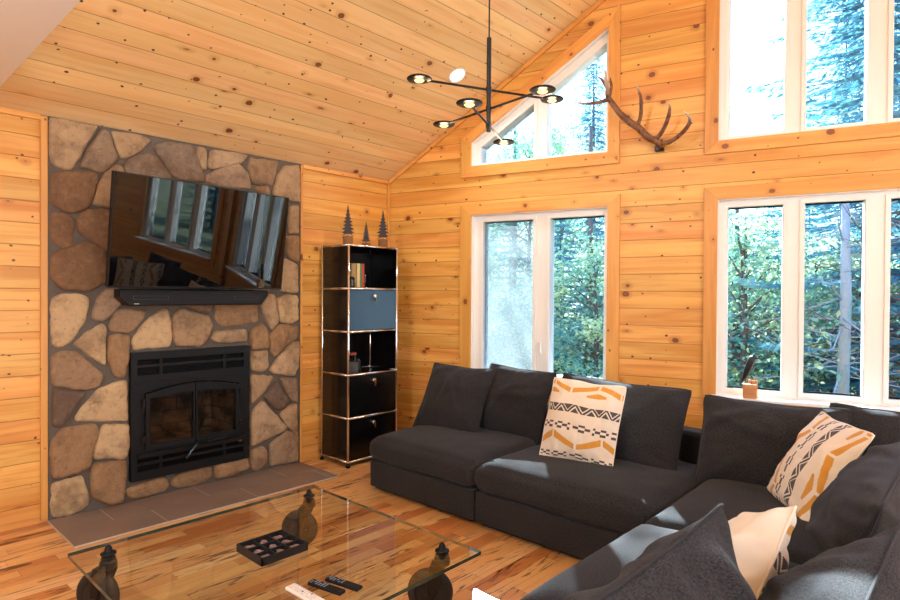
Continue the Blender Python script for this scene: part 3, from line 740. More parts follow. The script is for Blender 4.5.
# books and bookends
TOPS, MIDS = Zl[4] + .0045, Zl[2] + .0045
def book(w_, h_, d_, col, page=(226, 214, 184)):
    r = empty('book'); bm = bm_()
    box(bm, 0, d_, 0, .0025, 0, h_); box(bm, 0, d_, w_ - .0025, w_, 0, h_); box(bm, d_ - .003, d_, 0, w_, 0, h_)
    obj('cover', bm, simple('book cover %d' % col[0], lin(*col), .55, noise_amt=.25, nscale=30), r, bevel=.0008)
    bm = bm_(); box(bm, .004, d_ - .003, .0025, w_ - .0025, .004, h_ - .004); obj('pages', bm, simple('pages %d' % col[0], lin(*page), .8), r)
    return r
y = ya + .052
for w_, h_, d_, col, lab in ((.05, .205, .15, (176, 142, 84), 'tan book, widest on the top shelf'), (.030, .205, .17, (222, 200, 142), 'pale cream book between the tan and green books'), (.024, .202, .17, (96, 124, 72), 'green book between the cream and red books'), (.02, .204, .17, (206, 58, 36), 'red book at the right end of the row')):
    b = book(w_, h_, d_, col); b.location = (xb + .12 if w_ > .04 else xb + .11, y + .04, TOPS); tag(b, lab, 'book', 'books on the top shelf'); y += w_ + .001
def bookend(yy, lab):
    e = empty('bookend', (xb + .15, yy, TOPS)); bm = bm_()
    for s in range(3):
        tube(bm, [(.02 + .035 * s, 0, .003), (.02 + .035 * s, 0, .12), (.035 + .035 * s, 0, .12), (.035 + .035 * s, 0, .003)], .0025, 6)
    obj('wire', bm, MT['chrome'], e, smooth=True); bm = bm_(); box(bm, 0, .13, -.03, .03, 0, .0015); obj('base', bm, MT['chrome'], e); tag(e, lab, 'bookend')
bookend(y + .068 , 'wire bookend right of the red book')
bm = bm_(); lathe(bm, [(.026, 0), (.028, .02), (.024, .06), (.028, .08), (.016, .092), (0, .096)], Matrix.Diagonal((1, 1, 1, 1)), 20)
e = obj('figurine', bm, simple('glossy black ceramic', lin(14, 14, 15), .15), smooth=True, loc=(xf_ - .06, ya + .075, TOPS)); tag(e, 'small black rounded figurine before the tan book', 'figurine')
# antique charcoal iron
ir = empty('antique_iron', (xb + .20, ya + .125, MIDS), (0, 0, R(78))); tag(ir, 'old metal charcoal iron with red wooden handle on the middle shelf', 'iron')
IM = simple('worn pewter', lin(108, 106, 104), .35, .85, noise_amt=.6, nscale=40, bump=.3)
sole = [(-.075, -.05), (.06, -.05), (.095, -.025), (.115, 0), (.095, .025), (.06, .05), (-.075, .05)]
Z3 = lambda p, q, h: Vector((p, q, h))
bm = bm_(); prism(bm, sole, 0, .012, Z3); prism(bm, [(p * .92, q * .88) for p, q in sole], .012, .075, Z3); obj('body', bm, IM, ir, bevel=.003)
bm = bm_(); prism(bm, [(p * .96, q * .94) for p, q in sole], .075, .085, Z3); tube(bm, [(-.05, 0, .085), (-.05, 0, .14)], .006, 8); tube(bm, [(.055, 0, .085), (.055, 0, .14)], .006, 8)
tube(bm, [(.085, 0, .085), (.09, 0, .105)], [.006, .011], 8); tube(bm, [(-.03, -.02, .09), (-.01, .02, .12), (.02, -.01, .1), (.04, .01, .12)], .004, 6); obj('lid', bm, IM, ir)
bm = bm_(); lathe(bm, [(.010, -.065), (.016, -.05), (.016, -.02), (.012, -.012), (.017, 0), (.012, .012), (.016, .02), (.016, .05), (.010, .065)], Matrix.Translation((.002, 0, .148)) @ Matrix.Rotation(PI / 2, 4, 'Y'), 16); obj('handle', bm, simple('red varnished wood', lin(150, 52, 22), .3), ir, smooth=True)
# metal tree ornaments
MT['log'] = simple('bark log slice', lin(150, 104, 64), .9, noise_amt=.8, nscale=55, bump=.8); MT['treeiron'] = simple('dark cut steel', lin(52, 46, 48), .6, .4)
def ornament(yy, H, bh, br2, lab):
    r = empty('tree_ornament', (xb + .27, yy, Zl[5] + .0095), (0, 0, R(-35))); n = 9
    bm = bm_(); N_ = 20
    lathe(bm, [(br2, 0), (br2 * 1.02, bh * .5), (br2, bh)], Matrix(), N_)
    for v in bm.verts: v.co.x *= 1 + .05 * math.sin(v.co.y * 90); v.co.y *= 1 + .05 * math.sin(v.co.x * 80)
    obj('log_base', bm, MT['log'], r)
    pts = []; Hs = H - .02; rr_ = random.Random(int(H * 1000))
    for i in range(n):
        f = i / (n - 1); hw = (.003 + .031 * f ** .9) * H / .16; z = bh + .02 + Hs * (1 - f) ; 
        pts.append((hw * (.42 + .1 * rr_.random()), z)); pts.append((hw * (1.0 + .25 * rr_.random()), z - Hs / n * .8))
    right = [(0, bh + H)] + pts + [(.004, bh + .02), (.004, bh)]
    left = [(-p * (.9 + .2 * rr_.random()), q - .002 * rr_.random()) for p, q in reversed(right[1:])]
    poly = right + left
    bm = bm_(); tr = tessellate_polygon([[Vector((p, q, 0)) for p, q in poly]])
    A = [bm.verts.new((.0012, p, q)) for p, q in poly]; B = [bm.verts.new((-.0012, p, q)) for p, q in poly]
    for t in tr: bm.faces.new([A[i] for i in t]); bm.faces.new([B[i] for i in t[::-1]])
    for i in range(len(poly)): j = (i + 1) % len(poly); bm.faces.new((A[i], A[j], B[j], B[i]))
    obj('tree_silhouette', bm, MT['treeiron'], r); tag(r, lab, 'ornament', 'metal tree ornaments on the bookshelf')
ornament(SHY + .055, .25, .070, .040, 'tall metal tree on log slice at left front of shelf top')
ornament(SHY + .245, .18, .022, .036, 'smallest metal tree, in the middle of the shelf top')
ornament(SHY + .43, .25, .070, .040, 'tall metal tree on log slice at right of shelf top')
# ------------------------------------------------------------------ sofa
def rotm(az, lean=0, rl=0): return Matrix.Rotation(az, 4, 'Z') @ Matrix.Rotation(-lean, 4, 'X') @ Matrix.Rotation(rl, 4, 'Y')
def softbox(bm, w, d, h, n=4., crown=.02, puff=.012, seed=0, N=34):
    """upholstered block: superellipsoid-like box with crowned top, wrinkles; origin bottom centre"""
    L = bm.loops.layers.uv.get('UVMap') or bm.loops.layers.uv.new('UVMap')
    res = bmesh.ops.create_cube(bm, size=2); 
    bmesh.ops.subdivide_edges(bm, edges=bm.edges[:], cuts=N, use_grid_fill=True)
    for v in bm.verts:
        c = v.co.copy(); r_ = .06
        hx, hy, hz = w / 2, d / 2, h / 2
        p = Vector((c.x * hx, c.y * hy, c.z * hz)); q = Vector((max(-hx + r_, min(hx - r_, p.x)), max(-hy + r_, min(hy - r_, p.y)), max(-hz + r_, min(hz - r_, p.z))))
        dv = p - q
        if dv.length > 0: p = q + dv.normalized() * min(dv.length, r_) if dv.length > r_ else q + dv
        e = (1 - c.x ** 4) * (1 - c.y ** 4)
        if c.z > 0: p.z += crown * e * c.z
        p += c.normalized() * puff * noise.noise(Vector((p.x * 2.3 + seed, p.y * 2.3, p.z * 3))) + Vector((0, 0, 1)) * .004 * noise.noise(Vector((p.x * 9 + seed, p.y * 9, p.z * 9)))
        side = (1 - c.z ** 2)
        p.x += c.x * .012 * side; p.y += c.y * .012 * side
        p.z += hz; v.co = p
    for f in bm.faces:
        f.smooth = True; nn = f.normal
        for l in f.loops:
            k = l.vert.co
            l[L].uv = (k.x, k.y) if abs(nn.z) > .7 else ((k.x, k.z) if abs(nn.y) > .7 else (k.y, k.z))
def cushion_bm(w, h, t, seed=0, N=60, wr=1.0, sag=0., colfn=None, ears=.035, wdir=0.7):
    """knife edge cushion in the XZ plane, centre origin, front = -Y"""
    bm = bm_(); L = bm.loops.layers.uv.new('UVMap'); C_ = bm.loops.layers.float_color.new('tone') if colfn else None
    g = {}
    rn = random.Random(seed); fold = [(rn.uniform(-1, 1), rn.uniform(-1, 1), rn.uniform(0, PI), rn.uniform(.5, 1)) for _ in range(7)]
    for s in (-1, 1):
        for i in range(N + 1):
            for j in range(N + 1):
                edge = i in (0, N) or j in (0, N)
                if s == 1 and edge: g[s, i, j] = g[-1, i, j]; continue
                u = -math.cos(PI * i / N) * .35 + (2 * i / N - 1) * .65; v = -math.cos(PI * j / N) * .35 + (2 * j / N - 1) * .65
                rc = 1 - .02 * (u * u * v * v) ** 8; x = u * w / 2 * (1 - ears * (1 - v * v)) * rc; z = v * h / 2 * (1 - ears * (1 - u * u)) * rc
                prof = max(0, (1 - abs(u) ** 2.4)) ** .74 * max(0, (1 - abs(v) ** 2.4)) ** .74
                y = s * t / 2 * prof
                if sag: z -= sag * (1 - v) * .0 + sag * prof * .2; y += s * sag * .35 * prof * (-v)
                # wrinkles
                ed = 1 - prof
                wv = 0
                for fx, fz, fa, fr_ in fold:
                    dd = (u - fx) * math.cos(fa) + (v - fz) * math.sin(fa); al = (u - fx) * -math.sin(fa) + (v - fz) * math.cos(fa)
                    wv += math.exp(-(dd * 9) ** 2) * math.exp(-(al * 1.6) ** 2) * fr_
                wv2 = noise.noise(Vector((u * 2.2 + seed, v * 2.2, s * 3))) * 1.4 + noise.noise(Vector((u * 6 + seed, v * 6, s))) * .5
                rad = math.sin(math.atan2(v, u) * 22 + seed) * ed ** 2 * min(1, (1 - max(abs(u), abs(v))) * 12) * .55
                y += s * wr * (.006 * wv2 + .014 * wv + .007 * rad) * min(1, (1 - max(abs(u), abs(v))) * 10)
                z += .012 * prof * 0 + .010 * noise.noise(Vector((u * 1.7, v * 1.7, seed))) ; x += .010 * noise.noise(Vector((u * 1.7, v * 1.7, seed + 9)))
                g[s, i, j] = bm.verts.new((x, y, z))
        for i in range(N):
            for j in range(N):
                q = (g[s, i, j], g[s, i + 1, j], g[s, i + 1, j + 1], g[s, i, j + 1])
                f = bm.faces.new(q if s == -1 else q[::-1]); f.smooth = True
                ids = ((i, j), (i + 1, j), (i + 1, j + 1), (i, j + 1))
                for l, (a, b) in zip(f.loops, ids if s == -1 else ids[::-1]): l[L].uv = (a / N * w, b / N * h)
                if colfn:
                    col = colfn((i + .5) / N, (j + .5) / N, s)
                    for l in f.loops: l[C_] = col
    return bm
def piping(w, h, ears=.035, r_=.004, N=44, seed=0):
    bm = bm_(); pts = []
    n = 20
    for k in range(4 * n + 1):
        e = (k // n) % 4; f = (k % n) / n * 2 - 1
        u, v = ((f, -1), (1, f), (-f, 1), (-1, -f))[e]
        rc = 1 - .02 * (u * u * v * v) ** 8; pts.append((u * w / 2 * (1 - ears * (1 - v * v)) * rc + .010 * noise.noise(Vector((u * 1.7, v * 1.7, seed + 9))), 0, v * h / 2 * (1 - ears * (1 - u * u)) * rc + .010 * noise.noise(Vector((u * 1.7, v * 1.7, seed)))))
    tube(bm, pts, r_, 6, cap=False); return bm

sofa_lab = {}
def seat_unit(x0, x1, y0, y1, backs, lab, seed):
    s = tag(empty('sofa_section', ((x0 + x1) / 2, (y0 + y1) / 2, 0)), lab, 'sofa', 'sections of the charcoal sectional sofa')
    w, d = x1 - x0 - .006, y1 - y0 - .006
    bm = bm_(); box(bm, -w / 2, w / 2, -d / 2, d / 2, .028, .215); obj('base', bm, MT['sofa_base'], s, bevel=.012, seg=3)
    bm = bm_(); box(bm, -w / 2 + .03, w / 2 - .03, -d / 2 + .03, d / 2 - .03, .012, .03); obj('plinth', bm, MT['plastic'], s)
    for a in (-1, 1):
        for b in (-1, 1):
            bm = bm_(); lathe(bm, [(.02, 0), (.022, .013)], Matrix.Translation((a * (w / 2 - .07), b * (d / 2 - .07), 0)), 14); obj('glide', bm, MT['plastic'], s)
    cx0, cx1, cy0, cy1 = -w / 2, w / 2, -d / 2, d / 2
    for side in backs:
        if side == 'N': bm = bm_(); box(bm, -w / 2, w / 2, d / 2 - .17, d / 2, .217, .57); cy1 = d / 2 - .175
        if side == 'E': bm = bm_(); box(bm, w / 2 - .17, w / 2, -d / 2, (d / 2) - (.176 if 'N' in backs else 0), .217, .57); cx1 = w / 2 - .175
        obj('backrest', bm, MT['sofa_base'], s, bevel=.03, seg=4)
    bm = bm_(); softbox(bm, cx1 - cx0 - .004, cy1 - cy0 + .012, .175, seed=seed, crown=.035)
    obj('seat_cushion', bm, MT['sofa'], s, loc=((cx0 + cx1) / 2, (cy0 + cy1) / 2 - .008, .214), recalc=True)
    return s
seat_unit(.945, 1.925, -1.0, .10, 'N', 'leftmost charcoal sofa section nearest the bookshelf', 1)
seat_unit(1.93, 3.035, -1.0, .10, 'N', 'charcoal sofa section under the upright patterned pillow', 2)
seat_unit(3.045, 4.22, -1.13, .10, 'NE', 'charcoal corner section of the sofa under the wide window', 3)
seat_unit(3.045, 4.22, -2.16, -1.14, 'E', 'charcoal sofa section in front of the corner section, its front edge lit by sun', 4)
seat_unit(3.045, 4.22, -3.19, -2.17, 'E', 'charcoal sofa section nearest the camera at the bottom edge', 5)

def cushion(loc, az, lean, rl, w, h, t, lab, seed, name='back_cushion', mat='sofa', cat='cushion', grp='loose charcoal back cushions', colfn=None, N=60, wr=1., sag=.0, pipe=None, ears=.05):
    bm = cushion_bm(w, h, t, seed, N, wr, sag, colfn, ears); o = obj(name, bm, MT[mat], None, recalc=False)
    o.matrix_world = Matrix.Translation(loc) @ rotm(az, lean, rl); tag(o, lab, cat, grp)
    p = obj('piping', piping(w, h, ears, seed=seed), MT[pipe or mat], o, smooth=True, recalc=True)
    return o
D = R
cushion((1.22, -.41, .61), D(8), D(30), D(1), .58, .55, .22, 'dark cushion leaning at the far left end of the sofa', 11)
cushion((1.64, -.23, .605), D(4), D(24), D(3), .58, .55, .22, 'dark cushion behind and right of the leftmost cushion', 12)
cushion((2.48, -.31, .595), D(3), D(25), D(2), .87, .57, .25, 'wide dark cushion behind the upright patterned pillow', 13)
cushion((3.34, -.24, .575), D(3), D(24), D(0), .72, .54, .25, 'wide dark cushion in front of the perched bird, left of the tilted pillow', 14)
cushion((3.90, -.10, .585), D(-4), D(12), D(0), .64, .51, .22, 'dark cushion in the sofa corner, sunlit along its top edge', 15)
cushion((3.93, -1.02, .59), D(-90), D(18), D(0), 1.22, .44, .34, 'large bluish dark cushion on the right wing beside the tilted pillow', 16, wr=2.2)
cushion((3.98, -2.19, .595), D(-90), D(20), D(0), .94, .44, .30, 'large dark cushion at the lower right corner with a sun spot', 17, wr=2.6)
cushion((3.735, -2.56, .63), D(-90), D(2), D(0), .76, .52, .28, 'big dark cushion closest to the camera at the bottom edge', 18, wr=2.6)

WH, OC, CH = lin(238, 226, 210), lin(214, 150, 48), lin(66, 62, 66)
def zig(u, v, per, v0, amp, th):
    a = (u / per) % 1; tri = 1 - abs(2 * a - 1); return abs(v - (v0 + amp * tri)) < th
def pattern(u, v, s):
    if s == 1: return WH
    for b0 in (.045, .385):
        if b0 < v < b0 + .075:
            k = int((v - b0) / .025); c_ = int(u * 30)
            if (c_ // 2 + k) % 2 == 0 and c_ % 7 != 6: return CH
    for b0, ph in ((.165, .12), (.775, .40)):
        if b0 < v < b0 + .2:
            a = (u / .60 + ph) % 1; tri = 1 - abs(2 * a - 1)
            if abs(v - (b0 + .04 + .125 * tri)) < .036 and not (abs(a - .5) < .022 or a < .02 or a > .98): return OC
    if .775 < v < .84:
        a = (u / .60 + .40) % 1; tri = 1 - abs(2 * a - 1)
        if tri > .62 and v < .80 + (tri - .62) * .12: return OC
    if .565 < v < .655:
        q = (v - .565) / .09; a = (u * 5.5) % 1; tri = 1 - abs(2 * a - 1)
        if q < .06 or q > .95: return WH
        if abs(q - tri) < .17: return CH
        if q > tri + .32: return CH
        if q < tri - .38: return CH
        return WH
    return WH
T = NT('woven cotton pattern'); at = T.n('Attribute', attribute_name='tone'); uvn = T.n('TexCoord').outputs['UV']
ns = T.n('TexNoise', {'Vector': uvn, 'Scale': 260., 'Detail': 2.}).outputs[0]
T.bsdf(Base_Color=T.mix(T.math('MULTIPLY', ns, .12), at.outputs[0], lin(180, 160, 140)), Roughness=.95, Normal=T.bump(ns, .3, .002), Sheen_Weight=.2); MT['pattern'] = T.m
MT['cotton'] = simple('cream cotton', lin(238, 226, 210), .95)
gp = 'cream pillows with ochre and charcoal pattern'
cushion((2.40, -.56, .635), D(6), D(18), D(3), .48, .50, .14, 'upright patterned pillow on the middle of the long sofa', 21, 'patterned_pillow', 'pattern', 'pillow', gp, pattern, 190, .8, pipe='cotton', ears=.05)
cushion((3.61, -.52, .605), D(-57), D(32), D(90), .50, .51, .16, 'tilted patterned pillow in the sofa corner', 22, 'patterned_pillow', 'pattern', 'pillow', gp, pattern, 190, .8, pipe='cotton', ears=.05)
cushion((3.66, -1.93, .58), D(-60), D(35), D(-35), .44, .44, .18, 'sunlit cream pillow seen from its plain back, between two dark cushions', 23, 'patterned_pillow', 'pattern', 'pillow', gp, lambda u, v, s: pattern(u, v, -s), 120, 1.8, pipe='cotton', ears=.05)

# ------------------------------------------------------------------ coffee table
GT = .29
T = NT('table glass'); ge_ = T.n('NewGeometry').outputs['Backfacing']; fr_ = T.math('MULTIPLY', T.n('Fresnel', {'IOR': 1.5}).outputs[0], T.math('SUBTRACT', 1.0, ge_)); tr_ = T.n('BsdfTransparent', {0: (.93, .955, .93, 1)}); gl_ = T.n('BsdfGlossy', {0: (1, 1, 1, 1), 'Roughness': .0})
mx_ = T.n('MixShader', {0: T.math('MULTIPLY', fr_, 1.2, clamp=True), 1: tr_.outputs[0], 2: gl_.outputs[0]}); T.t.links.new(mx_.outputs[0], T.out.inputs[0]); MT['tglass'] = T.m
T = NT('table glass edge'); T.bsdf(Base_Color=lin(20, 70, 74), Roughness=.08, Transmission_Weight=.35, IOR=1.5); MT['tedge'] = T.m
tx0, tx1, ty0, ty1 = 1.327, 2.594, -2.970, -1.7234
# measured corners hold for the glass surface at z=.28
tab = tag(empty('coffee_table', ((tx0 + tx1) / 2, (ty0 + ty1) / 2, 0)), 'square glass coffee table standing on four large black castors', 'table')
to = Vector((-(tx0 + tx1) / 2, -(ty0 + ty1) / 2, 0))
zt0, zt1 = .265, .28
bm = bm_(); c = .006
P8 = [(tx0 + c, ty0), (tx1 - c, ty0), (tx1, ty0 + c), (tx1, ty1 - c), (tx1 - c, ty1), (tx0 + c, ty1), (tx0, ty1 - c), (tx0, ty0 + c)]
prism(bm, P8, zt1, zt0, lambda p, q, h: Vector((p, q, h)))
for f in bm.faces: f.material_index = 0 if abs(f.normal.z) > .5 or len(f.verts) > 4 else 1
obj('glass_top', bm, [MT['tglass'], MT['tedge']], tab, loc=to)
MT['rubber'] = simple('black rubber tyre', lin(24, 22, 21), .6, noise_amt=.3, nscale=40)
MT['castmetal'] = simple('dark bronze castor metal', lin(46, 42, 40), .35, .6, noise_amt=.4, nscale=25)
def castor(x, y, ang):
    root = empty('castor'); root.parent = tab; root.location = Vector((x, y, 0)) + to; root.rotation_euler = (0, 0, ang)
    ax_ = Matrix.Translation((-.052, 0, .101)) @ Matrix.Rotation(PI / 2, 4, 'X')
    bm = bm_(); lathe(bm, [(.062, -.021), (.085, -.023), (.096, -.017), (.101, -.006), (.101, .006), (.096, .017), (.085, .023), (.062, .021), (.062, -.021)][:8], ax_, 40)
    obj('tyre', bm, MT['rubber'], root, smooth=True)
    bm = bm_(); lathe(bm, [(.014, -.026), (.03, -.024), (.033, -.012), (.052, -.010), (.055, -.020), (.064, -.023), (.064, .023), (.055, .020), (.052, .010), (.033, .012), (.03, .024), (.014, .026)], ax_, 36)
    obj('wheel_hub', bm, MT['castmetal'], root)
    bm = bm_()
    for s in (-1, 1):
        prism(bm, [(-.068, .085), (-.036, .085), (-.02, .13), (.016, .205), (.016, .222), (-.05, .222), (-.062, .15)], .030 * s, .036 * s, lambda p, q, h: Vector((p, h, q)))
    box(bm, -.05, .016, -.036, .036, .216, .224)
    tube(bm, [(-.052, -.042, .101), (-.052, .042, .101)], .009, 12)
    obj('fork', bm, MT['castmetal'], root, bevel=.002)
    bm = bm_(); lathe(bm, [(.032, .222), (.036, .228), (.034, .25), (.027, .258), (.03, .262), (.03, .2645)], Matrix(), 28); obj('swivel_head', bm, MT['castmetal'], root, smooth=False, bevel=.001)
    bm = bm_(); lathe(bm, [(.031, .2805), (.031, .286), (.022, .290), (.014, .292), (.015, .303), (.012, .311), (.006, .318), (0, .320)], Matrix(), 24); obj('spindle_nut', bm, MT['iron'], root, smooth=True)
    return root
c0 = castor(1.455, -1.845, R(38))
for x, y, a in ((1.455, -2.85, 30), (2.47, -1.845, 34), (2.47, -2.85, 40)):
    c_ = copy_tree(c0, tab); c_.location = Vector((x, y, 0)) + to; c_.rotation_euler = (0, 0, R(a))
# things on the table
zt = .2805
tr_ = tag(empty('display_tray', (1.935, -2.352, zt)), 'black tray with nine compartments on the glass table', 'tray')
bm = bm_(); S = .255; SW = .20; hh = .034
box(bm, -SW / 2, SW / 2, -S / 2 + .02, S / 2 - .02, 0, .004)
nx = ny_ = 3; a, b = .205, .215; w_ = .006
for i in range(4): t_ = -a / 2 + a * i / 3; box(bm, t_ - w_ / 2, t_ + w_ / 2, -b / 2 - w_ / 2, b / 2 + w_ / 2, .004 if 0 < i < 3 else 0, hh if i in (0, 3) else hh - .006)
for i in range(4): t_ = -b / 2 + b * i / 3; box(bm, -a / 2 - w_ / 2, a / 2 + w_ / 2, t_ - w_ / 2, t_ + w_ / 2, .004 if 0 < i < 3 else 0, hh if i in (0, 3) else hh - .006)
obj('tray_frame', bm, simple('matt black wood', lin(22, 22, 23), .6), tr_)
MT['rock'] = simple('mauve mineral', lin(168, 138, 132), .35, .25, noise_amt=.8, nscale=60, bump=.6)
first = None
wherex = ['left', 'middle', 'right']; wherey = ['nearest', 'middle', 'farthest']
for i in range(3):
    for j in range(3):
        if first is None:
            bm = bm_(); bmesh.ops.create_icosphere(bm, subdivisions=3, radius=1)
            for v in bm.verts:
                q = v.co.copy(); v.co = Vector((q.x * .016, q.y * .024, q.z * .011)) * (1 + .45 * noise.noise(q * 1.6) + .2 * noise.noise(q * 4)); v.co.z = max(v.co.z, -.009)
            first = obj('mineral_piece', bm, MT['rock'], smooth=True); o = first
        else: o = first.copy(); COL.objects.link(o)
        o.location = (1.935 + (i - 1) * a / 3, -2.352 + (j - 1) * b / 3, zt + .0135); o.rotation_euler = (0, 0, (i * 3 + j) * 1.1)
        nx_ = ['row nearest the fireplace', 'centre row', 'row nearest the remotes'][i]; ny2 = ['left', 'middle', 'right'][j]
        tag(o, 'small mauve mineral piece in the %s compartment of the tray, %s' % (ny2, nx_), 'mineral', 'mineral pieces in the tray')
def remote(loc, ang, L_, W_, mat, bmat, lab, nb, seed, bcols=None):
    r = tag(empty('remote_control', loc, (0, 0, ang)), lab, 'remote control', 'remote controls on the glass table')
    bm = bm_(); box(bm, -L_ / 2, L_ / 2, -W_ / 2, W_ / 2, 0, .014); obj('body', bm, mat, r, bevel=.006, seg=3)
    rn = random.Random(seed)
    for k in range(nb):
        for s in (-1, 0, 1):
            if rn.random() < .18: continue
            bm = bm_(); lathe(bm, [(.0042, 0), (.0042, .0012), (0, .0015)], Matrix.Translation((-L_ / 2 + .014 + k * .0135, s * W_ * .27, .0138)), 10)
            obj('button', bm, (bcols[(k * 3 + s) % len(bcols)] if bcols else bmat), r)
    return r
btn = simple('grey rubber button', lin(120, 132, 146), .5)
wht = simple('white plastic', lin(236, 226, 214), .35)
pb_ = simple('pale button', lin(214, 206, 198), .5); bc = [pb_, pb_, simple('pale red button', lin(214, 178, 164), .5), pb_, pb_, simple('blue button', lin(60, 90, 130), .5), pb_, pb_, pb_, pb_]
remote((2.405, -2.325, zt), R(12), .165, .037, MT['plastic'], btn, 'black remote control, farther right of the two black ones', 6, 1)
remote((2.382, -2.388, zt), R(12), .165, .037, MT['plastic'], btn, 'black remote control between the white remote and the other black one', 6, 2)
remote((2.37, -2.475, zt), R(2), .19, .046, wht, None, 'white remote control on the glass table', 11, 3, bc)

# ------------------------------------------------------------------ chandelier
cx_, cy_ = 2.188, -1.2
ch = tag(empty('chandelier', (cx_, cy_, 2.284)), 'black mobile chandelier with three rotated arms and six glowing discs', 'chandelier')
bm = bm_(); tube(bm, [(0, 0, 0), (0, 0, .51)], .0125, 16); obj('stem', bm, MT['black'], ch, smooth=False, bevel=.002)
ztop = HW + PITCH * cx_ - 2.284
bm = bm_(); tube(bm, [(0, 0, .50), (0, 0, ztop - .01)], .004, 8); obj('suspension_rod', bm, MT['black'], ch, smooth=True)
bm = bm_(); lathe(bm, [(.065, -.03), (.065, .0), (.065, .06)], Matrix.Translation((0, 0, ztop)), 28); obj('canopy', bm, MT['black'], ch)
MT['led'] = emit('warm led diffuser', (1, .60, .24, 1), 2.6)
for zc, dv in ((2.512, (.333, .729)), (2.408, (-.770, .106)), (2.321, (-.323, .69))):
    d_ = Vector((dv[0], dv[1], 0)); hl = d_.length / 2; d_.normalize(); a_ = math.atan2(d_.y, d_.x)
    arm = empty('arm'); arm.parent = ch; arm.location = (0, 0, zc - 2.284); arm.rotation_euler = (0, 0, a_)
    bm = bm_(); tube(bm, [(-hl + .05, 0.0, 0), (hl - .05, 0.0, 0)], .0065, 10); lathe(bm, [(.016, -.014), (.016, .014)], Matrix(), 14); obj('arm_rod', bm, MT['black'], arm)
    for s in (-1, 1):
        sh_ = empty('lamp_disc'); sh_.parent = ch; sh_.location = Vector((0, 0, zc - 2.284)) + d_ * hl * s; sh_.rotation_euler = (0, 0, a_)
        bm = bm_(); lathe(bm, [(0, -.006), (.038, -.006), (.040, -.010), (.062, -.004), (.066, .002), (.060, .008), (.02, .014), (0, .015)], Matrix(), 32); obj('shade', bm, MT['black'], sh_, smooth=False, bevel=.001)
        bm = bm_(); lathe(bm, [(0, -.013), (.020, -.012), (.026, -.0065), (0, -.0062)], Matrix(), 24); obj('diffuser', bm, MT['led'], sh_, smooth=True)
        ld = bpy.data.lights.new('lamp_glow', 'POINT'); ld.energy = 1.6; ld.color = (1, .74, .45); ld.shadow_soft_size = .03
        lo_ = bpy.data.objects.new('lamp_glow', ld); COL.objects.link(lo_); lo_.parent = sh_; lo_.location = (0, 0, -.06)
# recessed ceiling lights
nrm = Vector((-PITCH, 0, 1)).normalized()
MT['downlight'] = emit('downlight lens', (1, .9, .76, 1), 14)
def downlight(x, y, mirror=False, lab=''):
    X = RX - x if mirror else x; z = HW + PITCH * x; nn = Vector((-PITCH if not mirror else PITCH, 0, 1)).normalized()
    r = tag(empty('ceiling_light', (X, y, z)), lab, 'ceiling light', 'recessed ceiling lights'); r.rotation_euler = nn.to_track_quat('Z', 'Y').to_euler()
    bm = bm_(); lathe(bm, [(.072, -.002), (.075, -.006), (.06, -.008), (.058, -.001)], Matrix(), 32); obj('trim_ring', bm, MT['white'], r)
    bm = bm_(); lathe(bm, [(.057, -.004), (.057, -.001)], Matrix(), 32); obj('lens', bm, MT['downlight'], r)
    ld = bpy.data.lights.new('downlight', 'SPOT'); ld.energy = 45; ld.spot_size = R(150); ld.spot_blend = .8; ld.color = (.9, .93, 1); ld.shadow_soft_size = .06
    lo_ = bpy.data.objects.new('downlight', ld); COL.objects.link(lo_); lo_.parent = r; lo_.location = (0, 0, -.02)
downlight(1.043, -.201, lab='round recessed ceiling light above the chandelier arms')
downlight(1.1, -2.6, True, 'recessed ceiling light on the far slope')
downlight(1.1, -.9, True, 'recessed ceiling light on the far slope near the prow')

# ------------------------------------------------------------------ antler
def AP(px, py, d):
    v = ray(560 + px / 5, 50 + py / 5); n_ = Vector((-sP, cP, 0)); t_ = (-d - n_.dot(CAM)) / n_.dot(v); return CAM + v * t_
an = empty('antler', AP(500, 495, 0)); tag(an, 'large brown antler with five tines mounted on the wall between the windows', 'antler')
ao = -AP(500, 495, 0)
T = NT('antler horn'); oc = T.n('TexCoord').outputs['Object']; n1 = T.n('TexNoise', {'Vector': oc, 'Scale': 18., 'Detail': 5., 'Distortion': 1.}).outputs[0]
at = T.n('Attribute', attribute_name='tone')
T.bsdf(Base_Color=T.mix(at.outputs[0], T.mix(T.step(n1, .35, .7), lin(92, 56, 36), lin(142, 98, 68)), lin(226, 206, 178)), Roughness=.45, Normal=T.bump(n1, .6, .01)); MT['horn'] = T.m
def horn(pts, rads, name, par, tip=True):
    P = [AP(*p) for p in pts]
    # catmull-rom
    Q, RR = [], []
    for i in range(len(P) - 1):
        p0, p1, p2, p3 = P[max(i - 1, 0)], P[i], P[i + 1], P[min(i + 2, len(P) - 1)]
        for k in range(6):
            t = k / 6; Q.append(.5 * ((2 * p1) + (p2 - p0) * t + (2 * p0 - 5 * p1 + 4 * p2 - p3) * t * t + (3 * p1 - p0 - 3 * p2 + p3) * t ** 3)); RR.append(rads[i] * (1 - t) + rads[i + 1] * t)
    Q.append(P[-1]); RR.append(rads[-1])
    bm = bm_(); tube(bm, Q, RR, 12); C_ = bm.loops.layers.float_color.new('tone'); n = len(Q)
    for v in bm.verts: pass
    for f in bm.faces:
        for l in f.loops:
            i = min(range(n), key=lambda k: (Q[k] - l.vert.co).length_squared); tt = max(0, (i / (n - 1) - .72) / .28) if tip else 0
            l[C_] = (tt, tt, tt, 1)
    for v in bm.verts: v.co += ao + v.co * 0; v.co += Vector((1, 1, 1)) * .0025 * noise.noise(v.co * 30)
    return obj(name, bm, MT['horn'], par, smooth=True)
